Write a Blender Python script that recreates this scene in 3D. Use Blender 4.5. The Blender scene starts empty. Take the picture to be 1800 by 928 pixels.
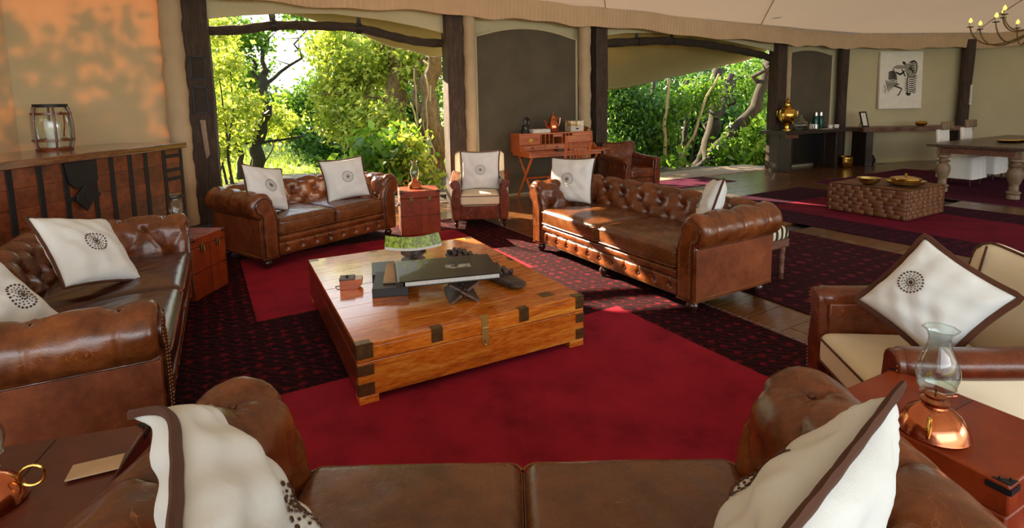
import bpy, bmesh, math, random
import numpy as np
from mathutils import Vector, Matrix
PI = math.pi
R = math.radians
rnd = random.Random(7)
npr = np.random.default_rng(11)
SC = bpy.context.scene
COL = SC.collection

# ---------------------------------------------------------------- camera
cam_d = bpy.data.cameras.new('camera')
cam_d.sensor_width = 36.0
cam_d.lens = 36.0 * 942.7 / 1800.0
cam_d.shift_x = 0.0
cam_d.shift_y = -(464.0 - 294.7) / 1800.0
cam_d.clip_end = 300
cam = bpy.data.objects.new('camera', cam_d)
COL.objects.link(cam)
SC.camera = cam
PITCH, ROLL = 0.1192, -0.0184
_f = Vector((0, math.cos(PITCH), -math.sin(PITCH)))
_u = Vector((0, math.sin(PITCH), math.cos(PITCH)))
_x = Vector((1, 0, 0))
_x2 = _x * math.cos(ROLL) + _u * math.sin(ROLL)
_u2 = -_x * math.sin(ROLL) + _u * math.cos(ROLL)
cam.matrix_world = Matrix(((_x2.x, _u2.x, -_f.x, 0), (_x2.y, _u2.y, -_f.y, 0), (_x2.z, _u2.z, -_f.z, 1.5), (0, 0, 0, 1)))

# ---------------------------------------------------------------- world, sun, exposure
world = bpy.data.worlds.new('sky')
SC.world = world
world.use_nodes = True
wn = world.node_tree.nodes
wl = world.node_tree.links
bg = wn['Background']
tc = wn.new('ShaderNodeTexCoord')
sx = wn.new('ShaderNodeSeparateXYZ')
wr = wn.new('ShaderNodeValToRGB')
wl.new(tc.outputs['Generated'], sx.inputs[0])
wl.new(sx.outputs['Z'], wr.inputs[0])
wr.color_ramp.elements[0].position = 0.0
wr.color_ramp.elements[0].color = (1.0, 0.93, 0.82, 1)
wr.color_ramp.elements[1].position = 0.6
wr.color_ramp.elements[1].color = (0.62, 0.78, 1.0, 1)
wl.new(wr.outputs[0], bg.inputs[0])
bg.inputs[1].default_value = 2.2

sun_d = bpy.data.lights.new('sun', 'SUN')
sun_d.energy = 30.0
sun_d.angle = R(0.6)
sun_d.color = (1.0, 0.80, 0.55)
sun = bpy.data.objects.new('sun', sun_d)
COL.objects.link(sun)
SUN_DIR = Vector((0.80, -0.60, -0.47)).normalized()     # the way the sunlight travels
sun.rotation_euler = SUN_DIR.to_track_quat('-Z', 'Y').to_euler()
sun.location = (-20, 20, 20)

def area(name, loc, target, sx_, sy_, energy, color):
    d = bpy.data.lights.new(name, 'AREA')
    d.shape = 'RECTANGLE'; d.size = sx_; d.size_y = sy_; d.energy = energy; d.color = color
    o = bpy.data.objects.new(name, d); COL.objects.link(o)
    o.location = loc
    o.rotation_euler = (Vector(target) - Vector(loc)).to_track_quat('-Z', 'Y').to_euler()
    return o
# added unseen fill lamps behind and right of the viewer, brightening the room
area('fill_behind', (1.6, -3.4, 2.1), (0.8, 5.0, 1.6), 6.0, 1.4, 100, (0.93, 0.97, 1.0))
area('fill_right', (8.5, -1.0, 2.0), (-1.0, 5.0, 0.8), 3.0, 1.2, 105, (1.0, 0.96, 0.92))

SC.view_settings.view_transform = 'Standard'
SC.view_settings.look = 'None'
SC.view_settings.gamma = 1.0
SC.view_settings.use_curve_mapping = False
SC.view_settings.exposure = 0.22
SC.cycles.use_denoising = True
SC.cycles.max_bounces = 8
SC.cycles.diffuse_bounces = 4
SC.cycles.glossy_bounces = 4
SC.cycles.transmission_bounces = 8
SC.cycles.transparent_max_bounces = 12
SC.cycles.sample_clamp_indirect = 6.0
SC.cycles.caustics_reflective = False
SC.cycles.caustics_refractive = False

# ---------------------------------------------------------------- materials
def lin(r, g, b):
    f = lambda c: (c / 12.92 if c <= 0.04045 else ((c + 0.055) / 1.055) ** 2.4)
    return (f(r / 255), f(g / 255), f(b / 255), 1)

class NT:
    def __init__(s, name):
        s.m = bpy.data.materials.new(name); s.m.use_nodes = True
        s.t = s.m.node_tree; s.n = s.t.nodes; s.l = s.t.links
        s.b = s.n['Principled BSDF']; s.out = s.n['Material Output']
    def node(s, typ, **kw):
        n = s.n.new(typ)
        for k, v in kw.items(): setattr(n, k, v)
        return n
    def co(s, kind='Object', scale=(1, 1, 1), rot=(0, 0, 0)):
        c = s.node('ShaderNodeTexCoord'); m = s.node('ShaderNodeMapping')
        m.inputs['Scale'].default_value = scale; m.inputs['Rotation'].default_value = rot
        s.l.new(c.outputs[kind], m.inputs[0]); return m.outputs[0]
    def noise(s, v, scale=5, detail=4, rough=0.55, dist=0.0):
        n = s.node('ShaderNodeTexNoise'); n.inputs['Scale'].default_value = scale
        n.inputs['Detail'].default_value = detail; n.inputs['Roughness'].default_value = rough
        n.inputs['Distortion'].default_value = dist
        if v is not None: s.l.new(v, n.inputs['Vector'])
        return n.outputs['Fac']
    def voro(s, v, scale=5, feature='F1', out='Distance'):
        n = s.node('ShaderNodeTexVoronoi'); n.feature = feature; n.inputs['Scale'].default_value = scale
        s.l.new(v, n.inputs['Vector']); return n.outputs[out]
    def ramp(s, fac, stops, interp='LINEAR'):
        n = s.node('ShaderNodeValToRGB'); n.color_ramp.interpolation = interp
        e = n.color_ramp.elements
        while len(e) > 1: e.remove(e[-1])
        e[0].position, e[0].color = stops[0][0], stops[0][1]
        for p, c in stops[1:]:
            q = e.new(p); q.color = c
        s.l.new(fac, n.inputs[0]); return n.outputs[0]
    def mix(s, fac, a, b, mode='MIX'):
        n = s.node('ShaderNodeMix', data_type='RGBA', blend_type=mode)
        for sock, v in ((n.inputs[0], fac), (n.inputs[6], a), (n.inputs[7], b)):
            if isinstance(v, (int, float)): sock.default_value = v
            elif isinstance(v, tuple): sock.default_value = v
            else: s.l.new(v, sock)
        return n.outputs[2]
    def math(s, op, a, b=0.0):
        n = s.node('ShaderNodeMath', operation=op)
        for sock, v in ((n.inputs[0], a), (n.inputs[1], b)):
            if isinstance(v, (int, float)): sock.default_value = v
            else: s.l.new(v, sock)
        return n.outputs[0]
    def bump(s, h, strength=0.3, dist=0.01):
        n = s.node('ShaderNodeBump'); n.inputs['Strength'].default_value = strength
        n.inputs['Distance'].default_value = dist
        s.l.new(h, n.inputs['Height']); s.l.new(n.outputs[0], s.b.inputs['Normal'])
    def set(s, **kw):
        for k, v in kw.items():
            k = {'color': 'Base Color', 'rough': 'Roughness', 'metal': 'Metallic', 'coat': 'Coat Weight', 'coat_rough': 'Coat Roughness',
                 'spec': 'Specular IOR Level', 'trans': 'Transmission Weight', 'sheen': 'Sheen Weight'}.get(k, k)
            i = s.b.inputs[k]
            if isinstance(v, (int, float, tuple)): i.default_value = v
            else: s.l.new(v, i)
        return s

def leather(name, dark, mid, light, rough=0.3, scratch=0.5, fine=1.0):
    t = NT(name); v = t.co('Object')
    geo = t.node('ShaderNodeObjectInfo')
    n1 = t.noise(v, 3.2 * fine, 5, 0.6, 0.4); n2 = t.noise(v, 14 * fine, 4, 0.65)
    base = t.ramp(n1, [(0.28, dark), (0.52, mid), (0.78, light)])
    base = t.mix(0.35, base, t.ramp(n2, [(0.3, dark), (0.7, light)]))
    # fine scuffs and creases worn into the hide
    w = t.node('ShaderNodeTexVoronoi'); w.feature = 'DISTANCE_TO_EDGE'; w.inputs['Scale'].default_value = 9 * fine
    wv = t.node('ShaderNodeVectorMath', operation='ADD')
    nn = t.node('ShaderNodeTexNoise'); nn.inputs['Scale'].default_value = 4 * fine; nn.inputs['Detail'].default_value = 3
    t.l.new(v, nn.inputs['Vector']); t.l.new(v, wv.inputs[0]); t.l.new(nn.outputs['Color'], wv.inputs[1])
    t.l.new(wv.outputs[0], w.inputs['Vector'])
    line = t.ramp(w.outputs['Distance'], [(0.0, (1, 1, 1, 1)), (0.011, (0, 0, 0, 1))])
    gate = t.ramp(t.noise(v, 6 * fine, 2), [(0.5, (0, 0, 0, 1)), (0.62, (1, 1, 1, 1))])
    lm = t.math('MULTIPLY', line, gate); lm = t.math('MULTIPLY', lm, scratch)
    col = t.mix(lm, base, tuple(min(1, c * 2.0 + 0.03) for c in light[:3]) + (1,))
    t.set(color=col, rough=t.math('ADD', t.math('MULTIPLY', n2, 0.22), rough - 0.11), coat=0.25, coat_rough=0.25, spec=0.55)
    fn = t.noise(v, 160 * fine, 3, 0.7); pore = t.math('ADD', t.math('MULTIPLY', fn, 0.35), t.math('MULTIPLY', n2, 1.4))
    pore = t.math('SUBTRACT', pore, t.math('MULTIPLY', lm, 0.5))
    t.bump(pore, 0.28, 0.006)
    return t.m

def wood(name, dark, mid, light, scale=(1, 12, 12), rough=0.35, coat=0.3, bump=0.15, fig=1.0, kind='Object'):
    t = NT(name); v = t.co(kind, scale)
    n1 = t.noise(v, 2.2 * fig, 6, 0.6, 1.2); n2 = t.noise(v, 12 * fig, 4, 0.6, 0.2)
    base = t.ramp(n1, [(0.3, dark), (0.5, mid), (0.72, light)])
    base = t.mix(0.3, base, t.ramp(n2, [(0.35, dark), (0.65, light)]))
    oi = t.node('ShaderNodeObjectInfo')
    hs = t.node('ShaderNodeHueSaturation'); t.l.new(base, hs.inputs['Color'])
    t.l.new(t.math('ADD', t.math('MULTIPLY', oi.outputs['Random'], 0.35), 0.82), hs.inputs['Value'])
    t.set(color=hs.outputs[0], rough=t.math('ADD', t.math('MULTIPLY', n2, 0.2), rough - 0.1), coat=coat, coat_rough=0.15)
    t.bump(n2, bump, 0.01); return t.m

def plain(name, col, rough=0.5, metal=0.0, coat=0.0, var=0.12, nscale=8, bump=0.0, spec=0.5, sheen=0.0):
    t = NT(name); v = t.co('Object'); n = t.noise(v, nscale, 4)
    d = tuple(c * (1 - var) for c in col[:3]) + (1,); l_ = tuple(min(1, c * (1 + var)) for c in col[:3]) + (1,)
    t.set(color=t.ramp(n, [(0.3, d), (0.7, l_)]), rough=rough, metal=metal, coat=coat, spec=spec, sheen=sheen)
    if bump: t.bump(t.noise(v, nscale * 6, 3), bump, 0.01)
    return t.m

def cloth(name, col, weave=700, rough=0.9, var=0.06, wr=0.25, trans=0.0, transcol=None, nscale=3):
    t = NT(name); v = t.co('Object'); n = t.noise(v, nscale, 4)
    d = tuple(c * (1 - var) for c in col[:3]) + (1,); l_ = tuple(min(1, c * (1 + var)) for c in col[:3]) + (1,)
    c = t.ramp(n, [(0.3, d), (0.7, l_)])
    t.set(color=c, rough=rough, sheen=0.2, spec=0.2)
    h = t.math('ADD', t.math('MULTIPLY', t.noise(v, weave, 2), 0.12), t.noise(v, 7, 3, 0.5, 0.6))
    t.bump(h, wr, 0.02)
    if trans:
        tr = t.node('ShaderNodeBsdfTranslucent'); ms = t.node('ShaderNodeMixShader')
        tr.inputs[0].default_value = transcol or col
        ms.inputs[0].default_value = trans
        t.l.new(t.b.outputs[0], ms.inputs[1]); t.l.new(tr.outputs[0], ms.inputs[2]); t.l.new(ms.outputs[0], t.out.inputs[0])
    return t.m

def glass(name, col=(0.92, 1.0, 0.98, 1), rough=0.02):
    # thin blown glass: mostly clear, with a reflecting film
    t = NT(name)
    tr = t.node('ShaderNodeBsdfTransparent'); tr.inputs[0].default_value = col
    gl = t.node('ShaderNodeBsdfGlossy'); gl.inputs['Roughness'].default_value = rough
    fr = t.node('ShaderNodeLayerWeight'); fr.inputs[0].default_value = 0.35
    ms = t.node('ShaderNodeMixShader')
    t.l.new(t.math('ADD', t.math('MULTIPLY', fr.outputs['Facing'], 0.6), 0.06), ms.inputs[0])
    t.l.new(tr.outputs[0], ms.inputs[1]); t.l.new(gl.outputs[0], ms.inputs[2])
    t.l.new(ms.outputs[0], t.out.inputs[0]); return t.m

def leaf_mat(name, cols, trans=0.55):
    t = NT(name)
    oi = t.node('ShaderNodeNewGeometry')
    c = t.ramp(oi.outputs['Random Per Island'], [(i / max(1, len(cols) - 1), k) for i, k in enumerate(cols)])
    t.set(color=c, rough=0.45, spec=0.4)
    tr = t.node('ShaderNodeBsdfTranslucent'); ms = t.node('ShaderNodeMixShader'); ms.inputs[0].default_value = trans
    t.l.new(t.mix(0.5, c, (1.0, 0.98, 0.38, 1), 'MULTIPLY'), tr.inputs[0])
    t.l.new(t.b.outputs[0], ms.inputs[1]); t.l.new(tr.outputs[0], ms.inputs[2]); t.l.new(ms.outputs[0], t.out.inputs[0])
    return t.m

M = {}
M['leather'] = leather('chestnut_leather', lin(44, 17, 6), lin(100, 47, 19), lin(152, 86, 38), 0.24, 0.35)
def dull(m, coat=0.0, spec=0.3):
    b = m.node_tree.nodes['Principled BSDF']; b.inputs['Coat Weight'].default_value = coat; b.inputs['Specular IOR Level'].default_value = spec; return m
M['leather_tan'] = leather('tan_seat_leather', lin(62, 31, 12), lin(96, 53, 23), lin(130, 78, 36), 0.27, 0.4)
M['leather_dark'] = leather('dark_brown_leather', lin(28, 12, 8), lin(56, 26, 16), lin(92, 48, 28), 0.22, 0.35)
M['leather_red'] = leather('red_brown_chair_leather', lin(52, 18, 8), lin(98, 42, 20), lin(146, 74, 38), 0.25, 0.4)
M['leather_side'] = leather('flat_side_leather', lin(80, 34, 15), lin(120, 58, 29), lin(152, 84, 46), 0.5, 0.25)
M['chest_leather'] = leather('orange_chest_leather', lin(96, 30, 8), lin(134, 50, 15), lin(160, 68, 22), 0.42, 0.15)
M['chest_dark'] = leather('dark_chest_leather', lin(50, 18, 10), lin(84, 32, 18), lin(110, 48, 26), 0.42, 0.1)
dull(M['leather_side']); dull(M['chest_leather'], 0.08, 0.35)
M['button'] = plain('leather_button', lin(92, 44, 24), 0.35, coat=0.2)
M['nail'] = plain('brass_nail', lin(150, 110, 70), 0.3, 0.9)
M['foot_wood'] = plain('dark_turned_wood', lin(52, 26, 20), 0.3, coat=0.4)
M['cushion'] = cloth('white_cotton', lin(222, 226, 226), wr=0.45)
M['cream'] = cloth('cream_linen', lin(226, 214, 184), wr=0.12)
M['velvet'] = plain('brown_velvet', lin(82, 50, 36), 0.9, sheen=0.05, spec=0.2)
M['bead'] = plain('brown_bead', lin(72, 46, 34), 0.4, 0.2)
M['coffee'] = wood('honey_cedar', lin(156, 58, 4), lin(226, 112, 14), lin(250, 180, 74), (1.2, 8, 8), 0.22, 1.0, 0.05, 1.3)
M['coffee'].node_tree.nodes['Principled BSDF'].inputs['Coat IOR'].default_value = 1.9
M['coffee'].node_tree.nodes['Principled BSDF'].inputs['Coat Roughness'].default_value = 0.12
M['coffee_dark'] = wood('red_cedar_end', lin(70, 22, 8), lin(110, 42, 16), lin(140, 62, 24), (7, 1, 7), 0.35, 0.35)
M['brass_old'] = plain('aged_brass', lin(126, 106, 66), 0.38, 0.85, var=0.25, nscale=30)
M['brass'] = plain('polished_brass', lin(212, 172, 84), 0.18, 1.0)
M['copper'] = plain('polished_copper', lin(214, 130, 92), 0.16, 1.0)
M['brass_satin'] = plain('satin_brass', lin(196, 164, 92), 0.42, 0.6)
M['iron'] = plain('black_iron', lin(36, 36, 40), 0.5, 0.5, bump=0.2)
M['steel'] = plain('silver_metal', lin(200, 202, 205), 0.2, 1.0)
M['trunk'] = wood('old_red_teak', lin(48, 18, 8), lin(104, 46, 22), lin(146, 76, 40), (1, 5, 1.2), 0.4, 0.2, 0.25, 1.6)
M['trunk_top'] = wood('worn_teak_top', lin(56, 30, 16), lin(112, 70, 40), lin(156, 108, 66), (1, 8, 8), 0.16, 0.7, 0.12)
M['post'] = wood('weathered_post', lin(24, 17, 14), lin(54, 40, 32), lin(92, 72, 58), (9, 9, 0.9), 0.75, 0.0, 0.7, 1.4)
M['log'] = wood('dark_log', lin(22, 18, 16), lin(44, 34, 28), lin(70, 56, 44), (1, 9, 9), 0.8, 0.0, 0.6)
M['darkwood'] = wood('dark_slab_wood', lin(20, 16, 15), lin(40, 30, 27), lin(64, 48, 42), (1, 8, 8), 0.4, 0.2, 0.4)
M['slab'] = wood('red_slab_wood', lin(60, 34, 24), lin(98, 60, 44), lin(136, 92, 72), (1, 8, 8), 0.45, 0.1, 0.4)
M['desk'] = wood('orange_campaign_wood', lin(130, 58, 22), lin(176, 88, 40), lin(206, 120, 62), (1, 8, 8), 0.35, 0.3)
M['floor'] = wood('floor_board', lin(56, 32, 18), lin(98, 62, 34), lin(146, 100, 56), (1.0, 7, 7), 0.22, 0.4, 0.15, 1.2)
M['deck'] = wood('sun_bleached_deck', lin(120, 100, 76), lin(160, 138, 108), lin(190, 170, 140), (1, 7, 7), 0.7, 0.0, 0.3)
M['tablewood'] = wood('grey_brown_table', lin(84, 66, 50), lin(128, 106, 84), lin(160, 138, 112), (6, 6, 1.2), 0.55, 0.05, 0.3)
M['tabletop'] = wood('dark_table_top', lin(34, 24, 22), lin(58, 42, 38), lin(90, 70, 62), (1, 9, 9), 0.35, 0.25, 0.4)
M['carved'] = wood('carved_black_wood', lin(26, 18, 16), lin(54, 40, 36), lin(96, 78, 70), (6, 6, 6), 0.4, 0.2, 0.4)
M['stand'] = wood('grey_brown_stand_wood', lin(40, 30, 28), lin(84, 64, 58), lin(120, 98, 90), (3, 9, 9), 0.5, 0.1, 0.3)
M['canvas'] = cloth('cream_tent_canvas', lin(190, 182, 150), weave=300, wr=0.12, var=0.08, nscale=1.2)
M['canvas_left'] = cloth('sunlit_tent_canvas', lin(188, 182, 150), weave=300, wr=0.08, trans=0.22, transcol=(0.80, 0.40, 0.16, 1), var=0.05)
M['canvas_fly'] = cloth('outer_fly_canvas', lin(136, 122, 76), weave=300, wr=0.1, trans=0.12, transcol=(0.45, 0.36, 0.16, 1))
M['ceiling'] = cloth('ceiling_canvas', lin(226, 208, 186), weave=200, wr=0.08, var=0.04, nscale=0.6, trans=0.045, transcol=(0.85, 0.66, 0.5, 1))
M['panel'] = cloth('charcoal_canvas_panel', lin(84, 78, 66), weave=200, wr=0.1, var=0.18, nscale=2)
M['white_cloth'] = cloth('white_cover_cloth', lin(232, 232, 228), wr=0.4)
M['paper'] = plain('white_paper', lin(232, 230, 222), 0.7, var=0.05)
M['page'] = plain('page_edges', lin(205, 206, 200), 0.7, var=0.1, nscale=60)
M['album'] = plain('olive_black_leather', lin(42, 40, 30), 0.35, coat=0.2, bump=0.15)
M['book_dark'] = plain('dark_book_cover', lin(34, 34, 32), 0.4)
M['book_tan'] = plain('tan_book_cover', lin(188, 156, 120), 0.5)
M['black'] = plain('black_lacquer', lin(20, 20, 22), 0.3)
M['teal'] = plain('dark_green_enamel', lin(20, 74, 70), 0.25, 0.3)
M['glass'] = glass('clear_glass')
M['glass_green'] = glass('greenish_chimney_glass', (0.86, 0.96, 0.94, 1))
M['water_glass'] = glass('jar_glass', (0.75, 0.8, 0.8, 1))
M['candle'] = plain('candle_sleeve', lin(196, 186, 160), 0.6)
M['wick'] = plain('lamp_wick', lin(230, 220, 200), 0.8)
t = NT('warm_bulb'); t.set(color=(1, 0.6, 0.15, 1)); t.b.inputs['Emission Color'].default_value = (1.0, 0.62, 0.08, 1)
t.b.inputs['Emission Strength'].default_value = 2.2; M['bulb'] = t.m
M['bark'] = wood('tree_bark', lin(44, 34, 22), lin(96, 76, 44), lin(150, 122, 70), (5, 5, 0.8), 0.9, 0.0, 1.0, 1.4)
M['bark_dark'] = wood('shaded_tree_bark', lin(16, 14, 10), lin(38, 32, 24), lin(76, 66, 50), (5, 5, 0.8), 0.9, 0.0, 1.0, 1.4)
M['vine'] = plain('dry_vine', lin(150, 132, 92), 0.8)
M['leaf_yellow'] = leaf_mat('sunlit_yellow_leaves', [lin(124, 150, 44), lin(180, 190, 74), lin(216, 218, 120), lin(154, 172, 58), lin(100, 130, 38)], 0.6)
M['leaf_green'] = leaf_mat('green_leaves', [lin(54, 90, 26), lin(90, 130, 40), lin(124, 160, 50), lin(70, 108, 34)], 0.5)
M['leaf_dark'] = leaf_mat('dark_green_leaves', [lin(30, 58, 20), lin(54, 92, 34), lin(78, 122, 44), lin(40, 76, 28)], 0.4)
M['leaf_thicket'] = leaf_mat('thicket_leaves', [lin(40, 74, 22), lin(70, 108, 34), lin(96, 138, 46), lin(52, 88, 28)], 0.4)
M['grass'] = leaf_mat('grass_blades', [lin(100, 130, 40), lin(140, 166, 60), lin(170, 190, 80)], 0.4)
t = NT('earth_and_turf'); v = t.co('Object')
t.set(color=t.ramp(t.noise(v, 0.7, 6), [(0.35, lin(96, 84, 48)), (0.5, lin(110, 124, 50)), (0.7, lin(146, 160, 70))]), rough=0.95); M['ground'] = t.m

# ---------------------------------------------------------------- mesh helpers
class MB:
    """collects shapes and links them as ONE mesh object"""
    def __init__(s): s.v = []; s.f = []; s.sm = []; s.mi = []
    def add(s, verts, faces, smooth=True, T=None, mi=0):
        b = len(s.v)
        if T is not None: verts = [tuple(T @ Vector(p)) for p in verts]
        s.v.extend([tuple(p) for p in verts])
        s.f.extend([tuple(i + b for i in f) for f in faces]); s.sm.extend([smooth] * len(faces)); s.mi.extend([mi] * len(faces))
        return s
    def box(s, cx, cy, cz, x, y, z, T=None, taper=1.0, mi=0):
        v = []
        for k, dz in enumerate((-0.5, 0.5)):
            q = 1.0 if k == 0 else taper
            for dx, dy in ((-.5, -.5), (.5, -.5), (.5, .5), (-.5, .5)): v.append((cx + dx * x * q, cy + dy * y * q, cz + dz * z))
        return s.add(v, [(3, 2, 1, 0), (4, 5, 6, 7), (0, 1, 5, 4), (1, 2, 6, 5), (2, 3, 7, 6), (3, 0, 4, 7)], False, T, mi)
    def lathe(s, prof, seg=20, T=None, c=(0, 0, 0), cap=True, mi=0):
        v = []; f = []; n = len(prof)
        for r, z in prof:
            for k in range(seg):
                a = 2 * PI * k / seg; v.append((c[0] + r * math.cos(a), c[1] + r * math.sin(a), c[2] + z))
        for i in range(n - 1):
            for k in range(seg):
                a, b = i * seg + k, i * seg + (k + 1) % seg; f.append((a, b, b + seg, a + seg))
        if cap:
            if prof[0][0] > 1e-4: f.append(tuple(reversed(range(seg))))
            if prof[-1][0] > 1e-4: f.append(tuple(range((n - 1) * seg, n * seg)))
        return s.add(v, f, True, T, mi)
    def tube(s, pts, r, seg=8, closed=False, T=None, cap=True, mi=0):
        P = [Vector(p) for p in pts]; n = len(P); rs = r if isinstance(r, (list, tuple)) else [r] * n
        v = []; f = []; up = None
        for i in range(n):
            if closed: d = P[(i + 1) % n] - P[i - 1]
            else: d = P[min(i + 1, n - 1)] - P[max(i - 1, 0)]
            if d.length < 1e-9: d = Vector((0, 0, 1))
            d.normalize()
            if up is None:
                up = Vector((0, 0, 1)) if abs(d.z) < 0.9 else Vector((1, 0, 0))
            a = d.cross(up)
            if a.length < 1e-6: a = d.orthogonal()
            a.normalize(); b = a.cross(d).normalized(); up = b
            for k in range(seg):
                t_ = 2 * PI * k / seg; v.append(tuple(P[i] + (a * math.cos(t_) + b * math.sin(t_)) * rs[i]))
        m = n if closed else n - 1
        for i in range(m):
            for k in range(seg):
                a0 = i * seg + k; b0 = i * seg + (k + 1) % seg; j = ((i + 1) % n) * seg
                f.append((a0, j + k, j + (k + 1) % seg, b0))
        if not closed and cap: f.append(tuple(range(seg))); f.append(tuple(reversed(range((n - 1) * seg, n * seg))))
        return s.add(v, f, True, T, mi)
    def prism(s, poly, y0, y1, T=None, smooth=False, mi=0):
        """outline in x,z pushed from y0 to y1"""
        n = len(poly); v = [(x, y0, z) for x, z in poly] + [(x, y1, z) for x, z in poly]
        f = [tuple(range(n)), tuple(reversed(range(n, 2 * n)))] + [(i, i + n, (i + 1) % n + n, (i + 1) % n) for i in range(n)]
        return s.add(v, f, smooth, T, mi)
    def grid(s, fn, nu, nv, wrap_v=False, T=None, caps=False, mi=0):
        v = []; f = []
        for i in range(nu + 1):
            for j in range(nv if wrap_v else nv + 1): v.append(tuple(fn(i / nu, j / nv)))
        w = nv if wrap_v else nv + 1
        for i in range(nu):
            for j in range(nv):
                a = i * w + j; b = i * w + (j + 1) % w; f.append((a, b, b + w, a + w))
        if caps and wrap_v: f.append(tuple(reversed(range(w)))); f.append(tuple(range(nu * w, nu * w + w)))
        return s.add(v, f, True, T, mi)
    def sphere(s, c, r, seg=10, rings=7, sc=(1, 1, 1), T=None, mi=0):
        pr = [(max(1e-5, math.sin(PI * i / rings)), -math.cos(PI * i / rings)) for i in range(rings + 1)]
        v = []; f = []
        for q, z in pr:
            for k in range(seg):
                a = 2 * PI * k / seg; v.append((c[0] + r * q * math.cos(a) * sc[0], c[1] + r * q * math.sin(a) * sc[1], c[2] + r * z * sc[2]))
        for i in range(rings):
            for k in range(seg):
                a, b = i * seg + k, i * seg + (k + 1) % seg; f.append((a, b, b + seg, a + seg))
        return s.add(v, f, True, T, mi)
    def build(s, name, mat, parent=None, loc=(0, 0, 0), rz=0, bevel=0, sharp=0.7, fix=True):
        return s._stuff(s._build(name, mat, parent, loc, rz, bevel, sharp, fix))
    def _stuff(s, o):
        if o.name.split('.')[0] in ('nail_heads', 'bolt_holes', 'beaded_rosette', 'stitched_seams', 'fringe'): o['kind'] = 'stuff'
        return o
    def _build(s, name, mat, parent, loc, rz, bevel, sharp, fix):
        me = bpy.data.meshes.new(name); me.from_pydata(s.v, [], s.f)
        for m_ in (mat if isinstance(mat, (list, tuple)) else [mat]): me.materials.append(m_)
        me.polygons.foreach_set('use_smooth', s.sm); me.polygons.foreach_set('material_index', s.mi)
        if fix and len(s.f) < 60000:
            bm = bmesh.new(); bm.from_mesh(me)
            bmesh.ops.recalc_face_normals(bm, faces=bm.faces); bm.to_mesh(me); bm.free()
        if sharp: me.set_sharp_from_angle(angle=sharp)
        o = bpy.data.objects.new(name, me); COL.objects.link(o)
        o.location = loc; o.rotation_euler = (0, 0, rz)
        if parent is not None: o.parent = parent
        if bevel:
            b = o.modifiers.new('bevel', 'BEVEL'); b.width = bevel; b.segments = 2; b.limit_method = 'ANGLE'; b.angle_limit = 0.7
            b.harden_normals = False
        return o

def tag(o, label=None, cat=None, group=None, kind=None):
    if label: o['label'] = label
    if cat: o['category'] = cat
    if group: o['group'] = group
    if kind: o['kind'] = kind
    return o
def thing(name, label, cat, loc=(0, 0, 0), rz=0, group=None):
    o = bpy.data.objects.new(name, None); COL.objects.link(o); o.empty_display_size = 0.1
    o.location = loc; o.rotation_euler = (0, 0, rz)
    return tag(o, label, cat, group)
def copy_tree(o, parent=None, kids=None):
    c = o.copy(); COL.objects.link(c)
    if parent is not None: c.parent = parent
    for ch in list(o.children): copy_tree(ch, c)
    return c
def Tr(x=0, y=0, z=0): return Matrix.Translation((x, y, z))
def Rx(a): return Matrix.Rotation(a, 4, 'X')
def Ry(a): return Matrix.Rotation(a, 4, 'Y')
def Rz(a): return Matrix.Rotation(a, 4, 'Z')
def one(name, mb, mat, label, cat, loc=(0, 0, 0), rz=0, group=None, **k):
    return tag(mb.build(name, mat, None, loc, rz, **k), label, cat, group)
UV = (Vector((math.cos(R(30)), math.sin(R(30)), 0)), Vector((-math.sin(R(30)), math.cos(R(30)), 0)))
def uv(u, v, z=0):
    p = UV[0] * u + UV[1] * v; return (p.x, p.y, z)

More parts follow.
